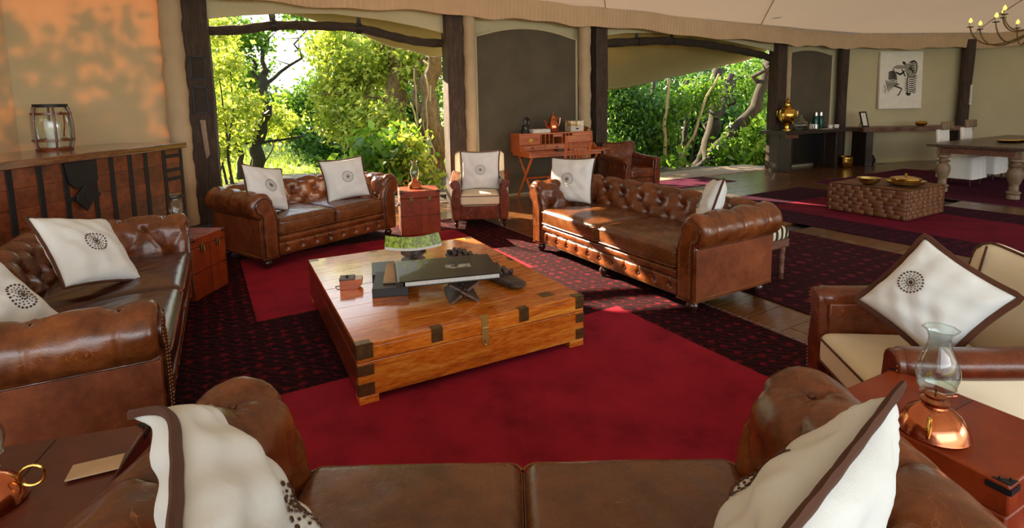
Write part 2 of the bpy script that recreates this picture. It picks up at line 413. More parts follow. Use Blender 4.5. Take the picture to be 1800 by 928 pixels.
def rounded_block(mb, x, y, z, r, n=12, puff=0.0, T=None, wob=0.0, puffside=0.0, seed=0, crown=None):
    """a soft block: cube grid pushed to rounded corners, crowned on its faces"""
    idx = {}; v = []; f = []
    def vid(i, j, k):
        if (i, j, k) in idx: return idx[(i, j, k)]
        p = [2 * i / n - 1, 2 * j / n - 1, 2 * k / n - 1]
        q = [math.sin(a * PI / 2) * 0.35 + a * 0.65 for a in p]
        h = [x / 2, y / 2, z / 2]
        inn = [max(-1, min(1, q[a])) * (h[a]) for a in range(3)]
        rr = min(r, min(h) * 0.999)
        c = [max(-(h[a] - rr), min(h[a] - rr, inn[a])) for a in range(3)]
        d = Vector([inn[a] - c[a] for a in range(3)])
        if d.length > 1e-9:
            # on the surface: push out to radius
            d = d.normalized() * rr
            w = Vector(c) + d
        else: w = Vector(inn)
        a, b, e = w.x / h[0], w.y / h[1], w.z / h[2]
        bell = max(0, 1 - a * a) * max(0, 1 - b * b)
        w.z += puff * (bell ** 0.6) * (1 if e > 0 else -0.3) * min(1, abs(e) * 1.5)
        w.y += puffside * max(0, 1 - a * a) * max(0, 1 - e * e) * (1 if b > 0 else -1) * abs(b)
        w.x += puffside * max(0, 1 - b * b) * max(0, 1 - e * e) * (1 if a > 0 else -1) * abs(a)
        if wob:
            w.z += wob * math.sin(w.x * 23 + seed) * math.sin(w.y * 17 + seed * 2) * bell
            w += Vector((0, 0, 1)) * wob * 0.6 * math.sin(w.x * 51 + w.y * 37 + seed) * bell
        idx[(i, j, k)] = len(v); v.append(tuple(w)); return idx[(i, j, k)]
    for i in range(n):
        for j in range(n):
            f.append((vid(i, j, 0), vid(i, j + 1, 0), vid(i + 1, j + 1, 0), vid(i + 1, j, 0)))
            f.append((vid(i, j, n), vid(i + 1, j, n), vid(i + 1, j + 1, n), vid(i, j + 1, n)))
            f.append((vid(i, 0, j), vid(i + 1, 0, j), vid(i + 1, 0, j + 1), vid(i, 0, j + 1)))
            f.append((vid(i, n, j), vid(i, n, j + 1), vid(i + 1, n, j + 1), vid(i + 1, n, j)))
            f.append((vid(0, i, j), vid(0, i, j + 1), vid(0, i + 1, j + 1), vid(0, i + 1, j)))
            f.append((vid(n, i, j), vid(n, i + 1, j), vid(n, i + 1, j + 1), vid(n, i, j + 1)))
    return mb.add(v, f, True, T)
def rrect(x, y, r, z=0, n=5, bow=0.0):
    pts = []
    for cx, cy, a0 in ((x / 2 - r, y / 2 - r, 0), (-x / 2 + r, y / 2 - r, 90), (-x / 2 + r, -y / 2 + r, 180), (x / 2 - r, -y / 2 + r, 270)):
        for k in range(n + 1):
            a = R(a0 + 90 * k / n); pts.append((cx + r * math.cos(a), cy + r * math.sin(a), z))
    return pts
# ================================================================ the tent: floor, walls, ceiling, posts
def struct(name, mb, mat, **k):
    o = mb.build(name, mat, **k) if isinstance(mb, MB) else mb
    o['kind'] = 'structure'; return o
P0 = Vector((-5.15, -4.0)); P0b = Vector((-5.15, 5.6)); P1 = Vector((-4.0, 7.0)); P2 = Vector((-.84, 8.2)); P3 = Vector((1.5, 9.3)); P4 = Vector((5.6, 11.4)); P5 = Vector((7.5, 12.3)); P6 = Vector((10.5, 12.6)); P7 = Vector((14.2, 10.8)); P8 = Vector((15.6, 6.5)); P9 = Vector((15.6, -4))
# floor: dark base with boards laid over it along the long axis of the rugs
fl = MB(); fl.box(5.2, 3.6, -0.06, 22, 17.5, 0.06)
FLOOR = struct('floor', fl, M['darkwood'])
def inside(x, y):
    # room side of the canvas line, a little deck beyond
    pts = [(-5.15, -4), (-5.15, 5.6), (-4.3, 7.5), (-1.2, 8.85), (1.2, 9.95), (5.3, 12.1), (7.4, 12.6), (10.5, 12.9), (14.5, 11.2), (15.8, 6.5), (15.8, -4)]
    c = False; j = len(pts) - 1
    for i in range(len(pts)):
        xi, yi = pts[i]; xj, yj = pts[j]
        if (yi > y) != (yj > y) and x < (xj - xi) * (y - yi) / (yj - yi) + xi: c = not c
        j = i
    return c
boards = []
bw = 0.26
v = -5.0; r_ = 0
while v < 13:
    u = -6 + rnd.uniform(0, 1.2)
    while u < 20:
        L = rnd.choice([0.55, 0.8, 1.1, 1.5, 1.9]); cx_, cy_, _ = uv(u + L / 2, v + bw / 2)
        ok = all(inside(*uv(a, b)[:2]) for a, b in ((u, v), (u + L, v), (u + L, v + bw), (u, v + bw), (u + L / 2, v)))
        ang = abs(math.atan2(cx_, max(0.01, cy_)))
        if ok and cy_ > 1.0 and ang < 0.86: boards.append((math.hypot(cx_, cy_), u, v, L))
        u += L
    v += bw
# boards that the rugs leave in sight come first
def covered(u, v):
    return (-0.2 < u < 2.95 and -0.8 < v < 6.2) or (3.7 < u < 5.5 and 1.0 < v < 4.0) or (6.3 < u < 8.6 and 0 < v < 5.1) or (u > 9.6 and v < 5.3)
boards = [b for b in boards if not (covered(b[1], b[2]) and covered(b[1] + b[3], b[2] + bw))]
boards.sort()
unit = None
for k, (d, u, v, L) in enumerate(boards[:290]):
    if unit is None:
        m = MB(); m.add([(-.5, -.5, 0), (.5, -.5, 0), (.5, .5, 0), (-.5, .5, 0), (-.497, -.488, 1), (.497, -.488, 1), (.497, .488, 1), (-.497, .488, 1)], [(4, 5, 6, 7), (0, 1, 5, 4), (1, 2, 6, 5), (2, 3, 7, 6), (3, 0, 4, 7)], False)
        o = m.build('floor_plank', M['floor'], FLOOR); unit = o.data
    else: o = bpy.data.objects.new('floor_plank', unit); COL.objects.link(o); o.parent = FLOOR
    c = uv(u + L / 2, v + bw / 2)
    o.location = (c[0], c[1], -0.030); o.rotation_euler = (0, 0, R(30)); o.scale = (L, bw, 0.028 + rnd.uniform(0, 0.002))
if len(boards) > 290:
    m = MB()
    for d, u, v, L in boards[290:]:
        c = uv(u + L / 2, v + bw / 2); m.box(0, 0, -0.016, L - 0.005, bw - 0.006, 0.03, T=Matrix.Translation((c[0], c[1], 0)) @ Rz(R(30)))
    o = m.build('floor_planks', M['floor'], FLOOR); o['kind'] = 'stuff'

H_EAVE = 3.0
def wallseg(mb, a, b, z0, z1, off=0.0, th=0.03):
    d = (b - a).normalized(); n = Vector((d.y, -d.x)) * off
    a2, b2 = a + n, b + n; nn = Vector((d.y, -d.x)) * th / 2
    v = [(a2.x - nn.x, a2.y - nn.y, z0), (b2.x - nn.x, b2.y - nn.y, z0), (b2.x - nn.x, b2.y - nn.y, z1), (a2.x - nn.x, a2.y - nn.y, z1),
         (a2.x + nn.x, a2.y + nn.y, z0), (b2.x + nn.x, b2.y + nn.y, z0), (b2.x + nn.x, b2.y + nn.y, z1), (a2.x + nn.x, a2.y + nn.y, z1)]
    mb.add(v, [(0, 1, 2, 3), (7, 6, 5, 4), (0, 4, 5, 1), (1, 5, 6, 2), (2, 6, 7, 3), (3, 7, 4, 0)], False)
m = MB(); wallseg(m, P0, P0b, -0.1, 3.6); wallseg(m, P0b, P1 + Vector((-0.14, 0.02)), -0.1, 3.6); struct('wall_left', m, M['canvas_left'])
# seams of the left canvas
# lintel canvas with an arched lower edge over the openings
def lintel(mb, a, b, lows, z1=3.1, off=0.0, n=24):
    """canvas from z1 down to an arched edge; lows = [(t, z)]"""
    d = b - a; nn = Vector((d.y, -d.x)).normalized() * 0.012
    def low(t):
        for (t0, z0), (t1, z2) in zip(lows[:-1], lows[1:]):
            if t <= t1: k = (t - t0) / (t1 - t0); k = k * k * (3 - 2 * k) if False else k; return z0 + (z2 - z0) * k
        return lows[-1][1]
    for s in (-1, 1):
        v = []; f = []
        for i in range(n + 1):
            p = a + d * i / n + nn * s; v += [(p.x, p.y, low(i / n)), (p.x, p.y, z1)]
        for i in range(n): f.append((2 * i, 2 * i + 2, 2 * i + 3, 2 * i + 1))
        mb.add(v, f, False)
    v = []; f = []
    for i in range(n + 1):
        p = a + d * i / n; v += [(p.x - nn.x, p.y - nn.y, low(i / n)), (p.x + nn.x, p.y + nn.y, low(i / n))]
    for i in range(n): f.append((2 * i, 2 * i + 1, 2 * i + 3, 2 * i + 2))
    mb.add(v, f, False)
arc12 = [(0, 2.62), (0.15, 2.70), (0.32, 2.75), (0.5, 2.77), (0.7, 2.71), (0.85, 2.63), (1, 2.52)]
arc34 = [(0, 2.60), (0.12, 2.68), (0.3, 2.72), (0.5, 2.69), (0.7, 2.62), (0.88, 2.53), (1, 2.45)]
m = MB(); lintel(m, P1, P2, arc12); lintel(m, P3, P4, arc34)
tops = struct('wall_back_lintel', m, M['canvas'])
# solid canvas walls with charcoal roll-down panels
m = MB(); wallseg(m, P2, P3, -0.1, 3.1, -0.06); struct('wall_back', m, M['canvas'])
m = MB(); wallseg(m, P4, P5, -0.1, 3.1, -0.04); struct('wall_back_far', m, M['canvas'])
m = MB(); wallseg(m, P5, P6, -0.1, 3.1); struct('wall_right', m, M['canvas'])
m = MB(); wallseg(m, P6, P7, -0.1, 3.1); wallseg(m, P7, P8, -0.1, 3.1); wallseg(m, P8, Vector((15.6, 3.0)), -0.1, 3.1); struct('wall_right_far', m, M['canvas'])
def arched_panel(name, a, b, t0, t1, zb, zs, zc, off, label):
    d = (b - a); L = d.length; d = d / L; n = Vector((d.y, -d.x)); ang = math.atan2(d.y, d.x)
    w = (t1 - t0); poly = [(-w / 2, zb), (w / 2, zb), (w / 2, zs)]
    for i in range(1, 12): x = w / 2 - w * i / 12; poly.append((x, zs + (zc - zs) * (1 - (2 * x / w) ** 2)))
    poly.append((-w / 2, zs)); c = a + d * (t0 + t1) / 2 + n * off
    m = MB(); m.prism(poly, -0.012, 0.012, T=Matrix.Translation((c.x, c.y, 0)) @ Rz(ang)); o = struct(name, m, M['panel']); 
    fr = MB(); fr.tube([tuple(Matrix.Translation((c.x, c.y, 0)) @ Rz(ang) @ Vector((x * 1.02, -0.018, z))) for x, z in [poly[0]] + list(reversed(poly[2:])) + [poly[1]]][::-1] if False else [tuple(Matrix.Translation((c.x, c.y, 0)) @ Rz(ang) @ Vector((x, -0.016, z))) for x, z in (poly[1:] + [poly[0]])], 0.02, 6)
    f = fr.build('window_frame', M['canvas'], o); return o
arched_panel('window_1', P2, P3, 0.34, 2.14, 0.05, 2.52, 2.68, 0.01, '')
arched_panel('window_2', P4, P5, 0.16, 1.72, 0.05, 2.42, 2.53, 0.02, '')
# valance hanging in front of the wall tops: pleated canvas strip following the tent edge
line = [Vector((-6.2, 5.6)), P1, P2, P3, P4, P5, P6, P7, P8]
line = [Vector((-5.0, 3.5)), Vector((-4.75, 5.8))] + line[1:]
zbot = [2.95, 2.92, 2.86, 2.79, 2.72, 2.59, 2.56, 2.56, 2.56, 2.56]
ztop = [3.35, 3.30, 3.25, 3.10, 3.03, 2.91, 2.88, 2.88, 2.88, 2.88]
def strip_points(off, step=0.035):
    P = []; 
    for i in range(len(line)):
        if i == 0: d = line[1] - line[0]
        elif i == len(line) - 1: d = line[-1] - line[-2]
        else: d = (line[i + 1] - line[i]).normalized() + (line[i] - line[i - 1]).normalized()
        d.normalize(); P.append(line[i] + Vector((d.y, -d.x)) * off)
    out = []
    for i in range(len(P) - 1):
        L = (P[i + 1] - P[i]).length; n = max(2, int(L / step)); d = (P[i + 1] - P[i]) / L; nn = Vector((d.y, -d.x))
        for k in range(n): out.append((P[i] + (P[i + 1] - P[i]) * k / n, nn, i + k / n, i, k / n))
    return out
sp_ = strip_points(0.27)
v = []; f = []; nz = 6
s_acc = 0
for q, (p, nn, t_, i, k) in enumerate(sp_):
    zb_ = zbot[i] + (zbot[i + 1] - zbot[i]) * k; zt_ = ztop[i] + (ztop[i + 1] - ztop[i]) * k
    for j in range(nz + 1):
        w = j / nz; ple = 0.007 * (1 if q % 2 else -1) * (1 - 0.5 * w)
        x = p + nn * (ple - 0.03 * (1 - w))
        v.append((x.x, x.y, zb_ + (zt_ - zb_) * w + (0.02 * math.sin(t_ * 9.5) + 0.012 * math.sin(t_ * 23)) * (1 - w * 0.3)))
w_ = nz + 1
for q in range(len(sp_) - 1):
    for j in range(nz): a = q * w_ + j; f.append((a, a + w_, a + w_ + 1, a + 1))
m = MB(); m.add(v, f, False); M['valance'] = cloth('valance_canvas', lin(196, 168, 138), weave=260, wr=0.1, var=0.06); o = struct('trim_1', m, M['valance'], sharp=0)
so = o.modifiers.new('thick', 'SOLIDIFY'); so.thickness = 0.006
# ceiling canvas: rises from the eave to a ridge and sags gently between seams
def ceil_z(x, y):
    # distance inside from the back line
    best = 99; zt_ = 3
    for i in range(len(line) - 1):
        a, b = line[i], line[i + 1]; d = b - a; k = max(0, min(1, (Vector((x, y)) - a).dot(d) / d.length_squared)); dd = (Vector((x, y)) - (a + d * k)).length
        if dd < best: best = dd; zt_ = ztop[i] + (ztop[i + 1] - ztop[i]) * k
    return zt_ + 0.55 * (1 - math.exp(-max(0, best - 0.2) / 3.0)) - 0.015
nx, ny = 56, 56
v = []; f = []
for i in range(nx + 1):
    for j in range(ny + 1):
        x = -6.0 + 22.5 * i / nx; y = -4.2 + 18 * j / ny; v.append((x, y, ceil_z(x, y)))
def keep(x, y):
    return inside(x * 1.0, y - 0.35) or inside(x, y) or inside(x + 0.3, y)
for i in range(nx):
    for j in range(ny):
        x = -6.0 + 22.5 * (i + .5) / nx; y = -4.2 + 18 * (j + .5) / ny
        if keep(x, y) or x < -4.9 and y < 7: a = i * (ny + 1) + j; f.append((a, a + 1, a + ny + 2, a + ny + 1))
m = MB(); m.add(v, f); CE = struct('ceiling', m, M['ceiling'], sharp=0, fix=False)
for (ax, ay, bx_, by_) in ((5.0, 11.0, 2.4, 3.0), (10.4, 12.2, 5.0, 2.0), (1.6, 9.1, 0.2, 3.0), (-0.8, 8.0, -1.5, 3.0)):
    m = MB(); m.tube([(ax + (bx_ - ax) * k / 14, ay + (by_ - ay) * k / 14, ceil_z(ax + (bx_ - ax) * k / 14, ay + (by_ - ay) * k / 14) - 0.006) for k in range(15)], 0.012, 5); m.build('ceiling_seam', M['ceiling'], CE)

# posts
def post(name, p, w, d, z1, rz, label, mat='post', round_=False, holes=(), lean=(0, 0)):
    m = MB()
    if round_: m.grid(lambda u, v: ((w / 2 * (1 + 0.04 * math.sin(u * 9))) * math.cos(v * 2 * PI) + lean[0] * u, w / 2 * (1 + 0.04 * math.sin(u * 7 + 1)) * math.sin(v * 2 * PI) + lean[1] * u, z1 * u), 20, 14, True, caps=True)
    else:
        n = 16; ring = []
        def fn(u, v):
            k = v * 4; e = int(k) % 4; t = k - int(k); c = [(-1, -1), (1, -1), (1, 1), (-1, 1)]; a, b = c[e], c[(e + 1) % 4]
            x = (a[0] + (b[0] - a[0]) * t) * w / 2; y = (a[1] + (b[1] - a[1]) * t) * d / 2
            s = 1 + 0.022 * math.sin(u * 11 + e) + 0.012 * math.sin(u * 31 + v * 9)
            return (x * s + lean[0] * u, y * s + lean[1] * u, z1 * u)
        m.grid(fn, 28, 24, True, caps=True)
    o = m.build(name, M[mat], None, (p[0], p[1], 0), rz, sharp=0.5, bevel=0.0); tag(o, label, 'post')
    return o
WA = math.atan2((P4 - P3).y, (P4 - P3).x)
p1 = post('wooden_post', (-4.0, 7.0), 0.30, 0.22, 3.05, R(22), 'old dark squared timber post with a cut mortise beside the trunk')
for (z, hh, w) in ((2.02, 0.26, 0.13), (1.62, 0.30, 0.13)):
    m = MB(); m.box(0.01, -0.112, z, w, 0.012, hh); m.build('mortise', M['log'], p1, bevel=0.004)
    m = MB()
    for s in (-1, 1): m.box(0.01 + s * (w / 2 + 0.012), -0.116, z, 0.02, 0.014, hh + 0.04)
    m.box(0.01, -0.116, z + hh / 2 + 0.01, w + 0.04, 0.014, 0.02); m.box(0.01, -0.116, z - hh / 2 - 0.01, w + 0.04, 0.014, 0.02); m.build('iron_collar', M['iron'], p1)
m = MB(); m.prism([(-0.02, 1.36), (0.04, 1.36), (0.05, 1.1), (0.06, 0.92), (0.02, 0.86), (0.0, 1.0), (-0.01, 1.2)], -0.116, -0.10); m.build('pale_post_patch', M['tablewood'], p1)  # paler irregular patch on the post face
p2 = post('wooden_post', (-0.84, 8.18), 0.30, 0.22, 3.0, R(28), 'dark bolt-studded timber post to the left of the cream chair back', 'post')
p3 = post('wooden_post', (1.50, 9.28), 0.24, 0.22, 2.95, R(27), 'dark timber post behind the desk at the right edge of the charcoal panel')
p4 = post('wooden_post', (5.60, 11.38), 0.28, 0.22, 2.85, R(27), 'rough timber post at the end of the sideboard beside the leaning tree')
for pp_, zz in ((p2, (2.2, 2.35, 2.6, 2.75, 1.75, 1.2, 1.0)), (p3, (2.5, 2.3, 2.0, 1.6)), (p4, (2.3, 1.9))):
    m = MB()
    for i, z in enumerate(zz):
        for s in (-1, 1): m.lathe([(0.012, 0), (0.010, 0.008), (0.0001, 0.009)], 8, T=Matrix.Translation((s * 0.06 + 0.01 * math.sin(i * 3), -0.114, z)) @ Rx(PI / 2), cap=False)
    m.build('bolt_holes', M['black'], pp_)
post('round_pole', (7.42, 12.12), 0.22, 0.22, 2.75, 0, 'round brown pole between the dark panel and the zebra picture', 'post', True)
post('round_pole', (10.38, 12.40), 0.24, 0.24, 2.75, 0, 'round pole to the right of the zebra picture behind the white chairs', 'post', True, lean=(0.06, 0))
m = MB()
for k in range(10): m.sphere((0, -0.13, 1.15 + 0.045 * k), 0.028, 8, 5)
one('shell_string', m, M['cushion'], 'string of pale shells hanging on the pole right of the zebra picture', 'ornament', (10.45, 12.40, 0.15))
# rolled canvas curtains tied beside the posts
def roll(name, p, r, z0, z1, label, lean=(0, 0)):
    m = MB(); n = 40
    m.grid(lambda u, v: ((r * (1 + 0.07 * math.sin(u * 37 + v * 6.28) + 0.05 * math.sin(u * 83))) * math.cos(v * 2 * PI) + lean[0] * u, r * (1 + 0.06 * math.cos(u * 41 + v * 12.5)) * math.sin(v * 2 * PI) + lean[1] * u, z0 + (z1 - z0) * u), n, 14, True, caps=True)
    return one(name, m, M['curtain'], label, 'curtain', (p[0], p[1], 0))
M['curtain'] = cloth('rolled_curtain_canvas', lin(176, 158, 130), weave=200, wr=0.6, var=0.1)
roll('rolled_curtain', (-4.19, 6.80), 0.125, 0.02, 3.1, 'rolled-up canvas curtain beside the mortised post at the trunk')
roll('rolled_curtain', (-0.60, 8.16), 0.09, 0.02, 2.9, 'rolled canvas curtain right beside the bolt-studded post behind the cream chair')
roll('rolled_curtain', (1.24, 9.06), 0.10, 0.02, 2.9, 'rolled canvas curtain between the charcoal panel and the post by the desk')
roll('rolled_curtain', (5.84, 11.42), 0.06, 0.02, 2.8, 'narrow rolled canvas strip beside the post at the sideboard')
# log beams across the open sides
def beam(name, pts, r, label, mat='log'):
    m = MB(); P = [Vector(p) for p in pts]; q = []
    for i in range(len(P) - 1):
        for k in range(6):
            t = k / 6; p0 = P[max(0, i - 1)]; p3_ = P[min(len(P) - 1, i + 2)]
            q.append(0.5 * ((2 * P[i]) + (-p0 + P[i + 1]) * t + (2 * p0 - 5 * P[i] + 4 * P[i + 1] - p3_) * t * t + (-p0 + 3 * P[i] - 3 * P[i + 1] + p3_) * t ** 3))
    q.append(P[-1]); m.tube(q, [r * (1 + 0.08 * math.sin(i * 1.7)) for i in range(len(q))], 12); return one(name, m, M[mat], label, 'beam', sharp=0)
def lp(a, b, t, off, z): d = (b - a); n = Vector((d.y, -d.x)).normalized(); p = a + d * t + n * off; return (p.x, p.y, z)
b1 = beam('log_beam', [lp(P1, P2, t, -0.10, z) for t, z in ((0.0, 2.50), (0.15, 2.535), (0.27, 2.60), (0.45, 2.615), (0.6, 2.60), (0.75, 2.49), (0.87, 2.425), (1.0, 2.42))], 0.062, 'bent dark log beam over the left open side')
b2 = beam('log_beam', [lp(P3, P4, t, -0.10, z) for t, z in ((0.0, 2.48), (0.15, 2.54), (0.35, 2.595), (0.55, 2.57), (0.75, 2.49), (0.9, 2.41), (1.0, 2.33))], 0.075, 'long curved dark log beam over the open side right of the desk')
for bo_, A, B, ts in ((b1, P1, P2, ((0.27, 2.60, 2.76), (0.6, 2.60, 2.74))), (b2, P3, P4, ((0.2, 2.56, 2.70), (0.38, 2.60, 2.70)))):
    for t_, z0, z1 in ts:
        m = MB(); p = lp(A, B, t_, -0.10, 0); m.box(p[0], p[1], (z0 + z1) / 2 + 0.03, 0.05, 0.03, z1 - z0 + 0.04); m.lathe([(0.08, -0.03), (0.08, 0.03)], 12, T=Matrix.Translation((p[0], p[1], z0)) @ Rz(WA) @ Ry(PI / 2), cap=False); m.build('strap', M['iron'], bo_)
# outer fly sheets beyond the open sides
def fly(name, a, b, inner, outer, out, label, n=24, t0=0.0, t1=1.0, droop=0.12):
    d = b - a; nn = Vector((-d.y, d.x)).normalized()
    def ip(l, t):
        for (x0, z0), (x1, z2) in zip(l[:-1], l[1:]):
            if t <= x1: return z0 + (z2 - z0) * (t - x0) / (x1 - x0)
        return l[-1][1]
    m = MB()
    def fn(u, v):
        t = t0 + (t1 - t0) * u; o_ = 0.12 + ip(out, t) * v; p = a + d * t + nn * o_
        z = ip(inner, t) * (1 - v) + ip(outer, t) * v - droop * math.sin(PI * v) * 0.6 + 0.015 * math.sin(u * 19) * v
        return (p.x, p.y, z)
    m.grid(fn, n, 10); o = one(name, m, M['canvas_fly'], label, 'awning', sharp=0, fix=False)
    s = o.modifiers.new('thick', 'SOLIDIFY'); s.thickness = 0.004; return o
fly('canvas_awning', P3, P4, [(0, 2.78), (0.35, 2.86), (0.7, 2.78), (1, 2.62)], [(0, 1.66), (0.25, 1.66), (0.5, 1.78), (0.75, 2.02), (1.0, 2.30)], [(0, 2.3), (0.5, 2.2), (1, 1.2)], 'ochre canvas awning hanging outside the open side above the thicket', t0=-0.08, t1=1.02)
fly('canvas_awning', P1, P2, [(0.3, 2.84), (0.7, 2.80), (1, 2.66)], [(0.3, 2.85), (0.55, 2.74), (0.8, 2.47), (1.0, 2.36)], [(0.3, 0.5), (0.6, 1.0), (1, 1.5)], 'small ochre canvas awning corner above the sunlit trees', t0=0.3, t1=1.06, droop=0.05)

# deck beyond the posts
m = MB(); w = Vector(((P2 - P1).x, (P2 - P1).y)).normalized()
for (A, B, wd) in ((P1, P2, 0.95), (P2, P3, 0.7), (P3, P4, 0.85)):
    d = (B - A).normalized(); nn = Vector((-d.y, d.x)); L = (B - A).length + 0.25; c = (A + B) / 2 + nn * wd / 2
    T = Matrix.Translation((c.x, c.y, 0)) @ Rz(math.atan2(d.y, d.x))
    nb_ = 5
    for k in range(nb_): m.box(0, -wd / 2 + wd * (k + .5) / nb_, -0.012, L, wd / nb_ - 0.008, 0.05, T=T)
struct('trim_2', m, M['deck'])
# rugs
def rug_mat(name, ulo, uhi, fields, base, motif, field, ped=14.0):
    t = NT(name); tc_ = t.node('ShaderNodeTexCoord'); sp = t.node('ShaderNodeSeparateXYZ'); t.l.new(tc_.outputs['Object'], sp.inputs[0])
    X, Y = sp.outputs[0], sp.outputs[1]
    # woven repeat: rows of small lozenges and guard stripes
    mp = t.node('ShaderNodeMapping'); mp.inputs['Scale'].default_value = (ped, ped, 1); t.l.new(tc_.outputs['Object'], mp.inputs[0])
    vo = t.node('ShaderNodeTexVoronoi'); vo.distance = 'MANHATTAN'; vo.inputs['Scale'].default_value = 1.0; vo.inputs['Randomness'].default_value = 0.25; t.l.new(mp.outputs[0], vo.inputs['Vector'])
    loz = t.ramp(vo.outputs['Distance'], [(0.26, (1, 1, 1, 1)), (0.42, (0, 0, 0, 1))])
    wv = t.node('ShaderNodeTexWave'); wv.wave_type = 'BANDS'; wv.bands_direction = 'DIAGONAL'; wv.inputs['Scale'].default_value = 9; wv.inputs['Distortion'].default_value = 9; wv.inputs['Detail'].default_value = 2; t.l.new(tc_.outputs['Object'], wv.inputs[0])
    fleck = t.noise(t.co('Object'), 60, 3, 0.7); mott = t.noise(t.co('Object'), 3.0, 4, 0.6)
    c = t.mix(t.math('MULTIPLY', loz, t.ramp(fleck, [(0.35, (0.25,) * 3 + (1,)), (0.6, (1,) * 3 + (1,))])), base, motif)
    c = t.mix(t.math('MULTIPLY', t.ramp(wv.outputs['Fac'], [(0.55, (0, 0, 0, 1)), (0.75, (1, 1, 1, 1))]), 0.22), c, motif)
    for (x0, x1, y0, y1, fc) in fields:
        e = 0.004
        def band(S, a, b):
            wob = t.math('ADD', S, t.math('MULTIPLY', t.math('SUBTRACT', fleck, 0.5), 0.03))
            return t.math('MULTIPLY', t.math('GREATER_THAN', wob, a), t.math('LESS_THAN', wob, b))
        msk = t.math('MULTIPLY', band(X, x0, x1), band(Y, y0, y1))
        d_ = tuple(q * 0.55 for q in fc[:3]) + (1,); l_ = tuple(min(1, q * 1.25) for q in fc[:3]) + (1,)
        fcc = t.mix(t.math('MULTIPLY', fleck, 0.3), t.ramp(mott, [(0.3, d_), (0.5, fc), (0.72, l_)]), l_)
        c = t.mix(msk, c, fcc)
    t.set(color=c, rough=0.95, spec=0.1)
    t.bump(t.math('ADD', fleck, t.math('MULTIPLY', t.noise(t.co('Object'), 260, 2), 0.8)), 0.45, 0.012); return t.m
def rug(name, u0, u1, v0, v1, mat, label, z=0.006, fringe=None, fring_mat='nailcloth', n=40):
    c = uv((u0 + u1) / 2, (v0 + v1) / 2); w, d = u1 - u0, v1 - v0
    m = MB()
    def top(a, b):
        x = (a - .5) * w; y = (b - .5) * d; x += 0.012 * math.sin(b * 17) * (2 * a - 1); y += 0.012 * math.sin(a * 13) * (2 * b - 1)
        return (x, y, z + 0.0015 * math.sin(x * 5 + y * 3))
    def bot(a, b): x, y, q = top(a, b); return (x, y, 0.0005)
    m.grid(top, n, n); m.grid(bot, n, n)
    k = n + 1; N = k * k
    for i in range(n):
        m.f += [(i, i + 1, i + 1 + N, i + N), (n * k + i, n * k + i + N, n * k + i + 1 + N, n * k + i + 1), (i * k, i * k + N, (i + 1) * k + N, (i + 1) * k), (i * k + n, (i + 1) * k + n, (i + 1) * k + n + N, i * k + n + N)]
        m.sm += [False] * 4; m.mi += [0] * 4
    o = one(name, m, mat, label, 'rug', (c[0], c[1], 0.0), R(30))
    if fringe:
        fm_ = MB()
        for side in fringe:
            L = d if side in '+-' else w
            for k_ in range(int(L / 0.012)):
                s = -L / 2 + 0.012 * k_ + rnd.uniform(-.004, .004); e = rnd.uniform(0.035, 0.06); j = rnd.uniform(-0.012, 0.012)
                sx_ = 1 if side == '+' else -1
                fm_.add([(sx_ * w / 2, s - 0.003, 0.005), (sx_ * w / 2, s + 0.003, 0.005), (sx_ * (w / 2 + e), s + 0.002 + j, 0.003), (sx_ * (w / 2 + e), s - 0.002 + j, 0.003)], [(0, 1, 2, 3)], False)
        fo = fm_.build('fringe', M['fringe'], o, fix=False); fo['kind'] = 'stuff'
    return o
M['fringe'] = plain('grey_fringe', lin(130, 116, 120), 0.9)
uC, vC = (-0.36 + 3.10) / 2, (-0.9 + 6.45) / 2
RED = lin(150, 34, 52)
def F(u0, u1, v0, v1, c): return (u0 - uC, u1 - uC, v0 - vC, v1 - vC, c)
M['rug_main'] = rug_mat('red_bokhara_rug', 0, 0, [F(0.24, 2.55, -0.4, 2.91, RED), F(0.24, 2.55, 4.05, 5.85, RED)], lin(30, 12, 18), lin(116, 24, 36), None, 11)
rug('area_rug', -0.36, 3.10, -0.9, 6.45, M['rug_main'], 'large crimson rug with dark patterned bands under the coffee table', fringe='+')
M['rug_b'] = rug_mat('dark_wine_rug', 0, 0, [], lin(44, 18, 26), lin(112, 40, 50), None, 7)
rug('area_rug', 3.58, 5.70, 0.0, 4.15, M['rug_b'], 'dark wine-red rug on the bare boards behind the window-side leather sofa', z=0.005)
uC, vC = (6.12 + 8.72) / 2, (-0.6 + 5.34) / 2
M['rug_c'] = rug_mat('purple_rug', 0, 0, [F(6.75, 8.1, 0.2, 4.6, lin(104, 24, 46))], lin(44, 16, 34), lin(90, 28, 48), None, 8)
rug('area_rug', 6.12, 8.72, -0.6, 5.34, M['rug_c'], 'purple-red rug lying under the brick-patterned leather pouf', z=0.005)
M['rug_d'] = rug_mat('plum_rug', 0, 0, [], lin(72, 24, 48), lin(104, 36, 62), None, 9)
rug('area_rug', 9.35, 12.6, 0.4, 5.5, M['rug_d'], 'plum rug under the dining table with white-covered chairs', z=0.005, fringe='-')
rug('area_rug', 6.6, 8.46, 6.40, 7.35, M['rug_d'], 'small dark red mat on the far boards near the open side', z=0.005)
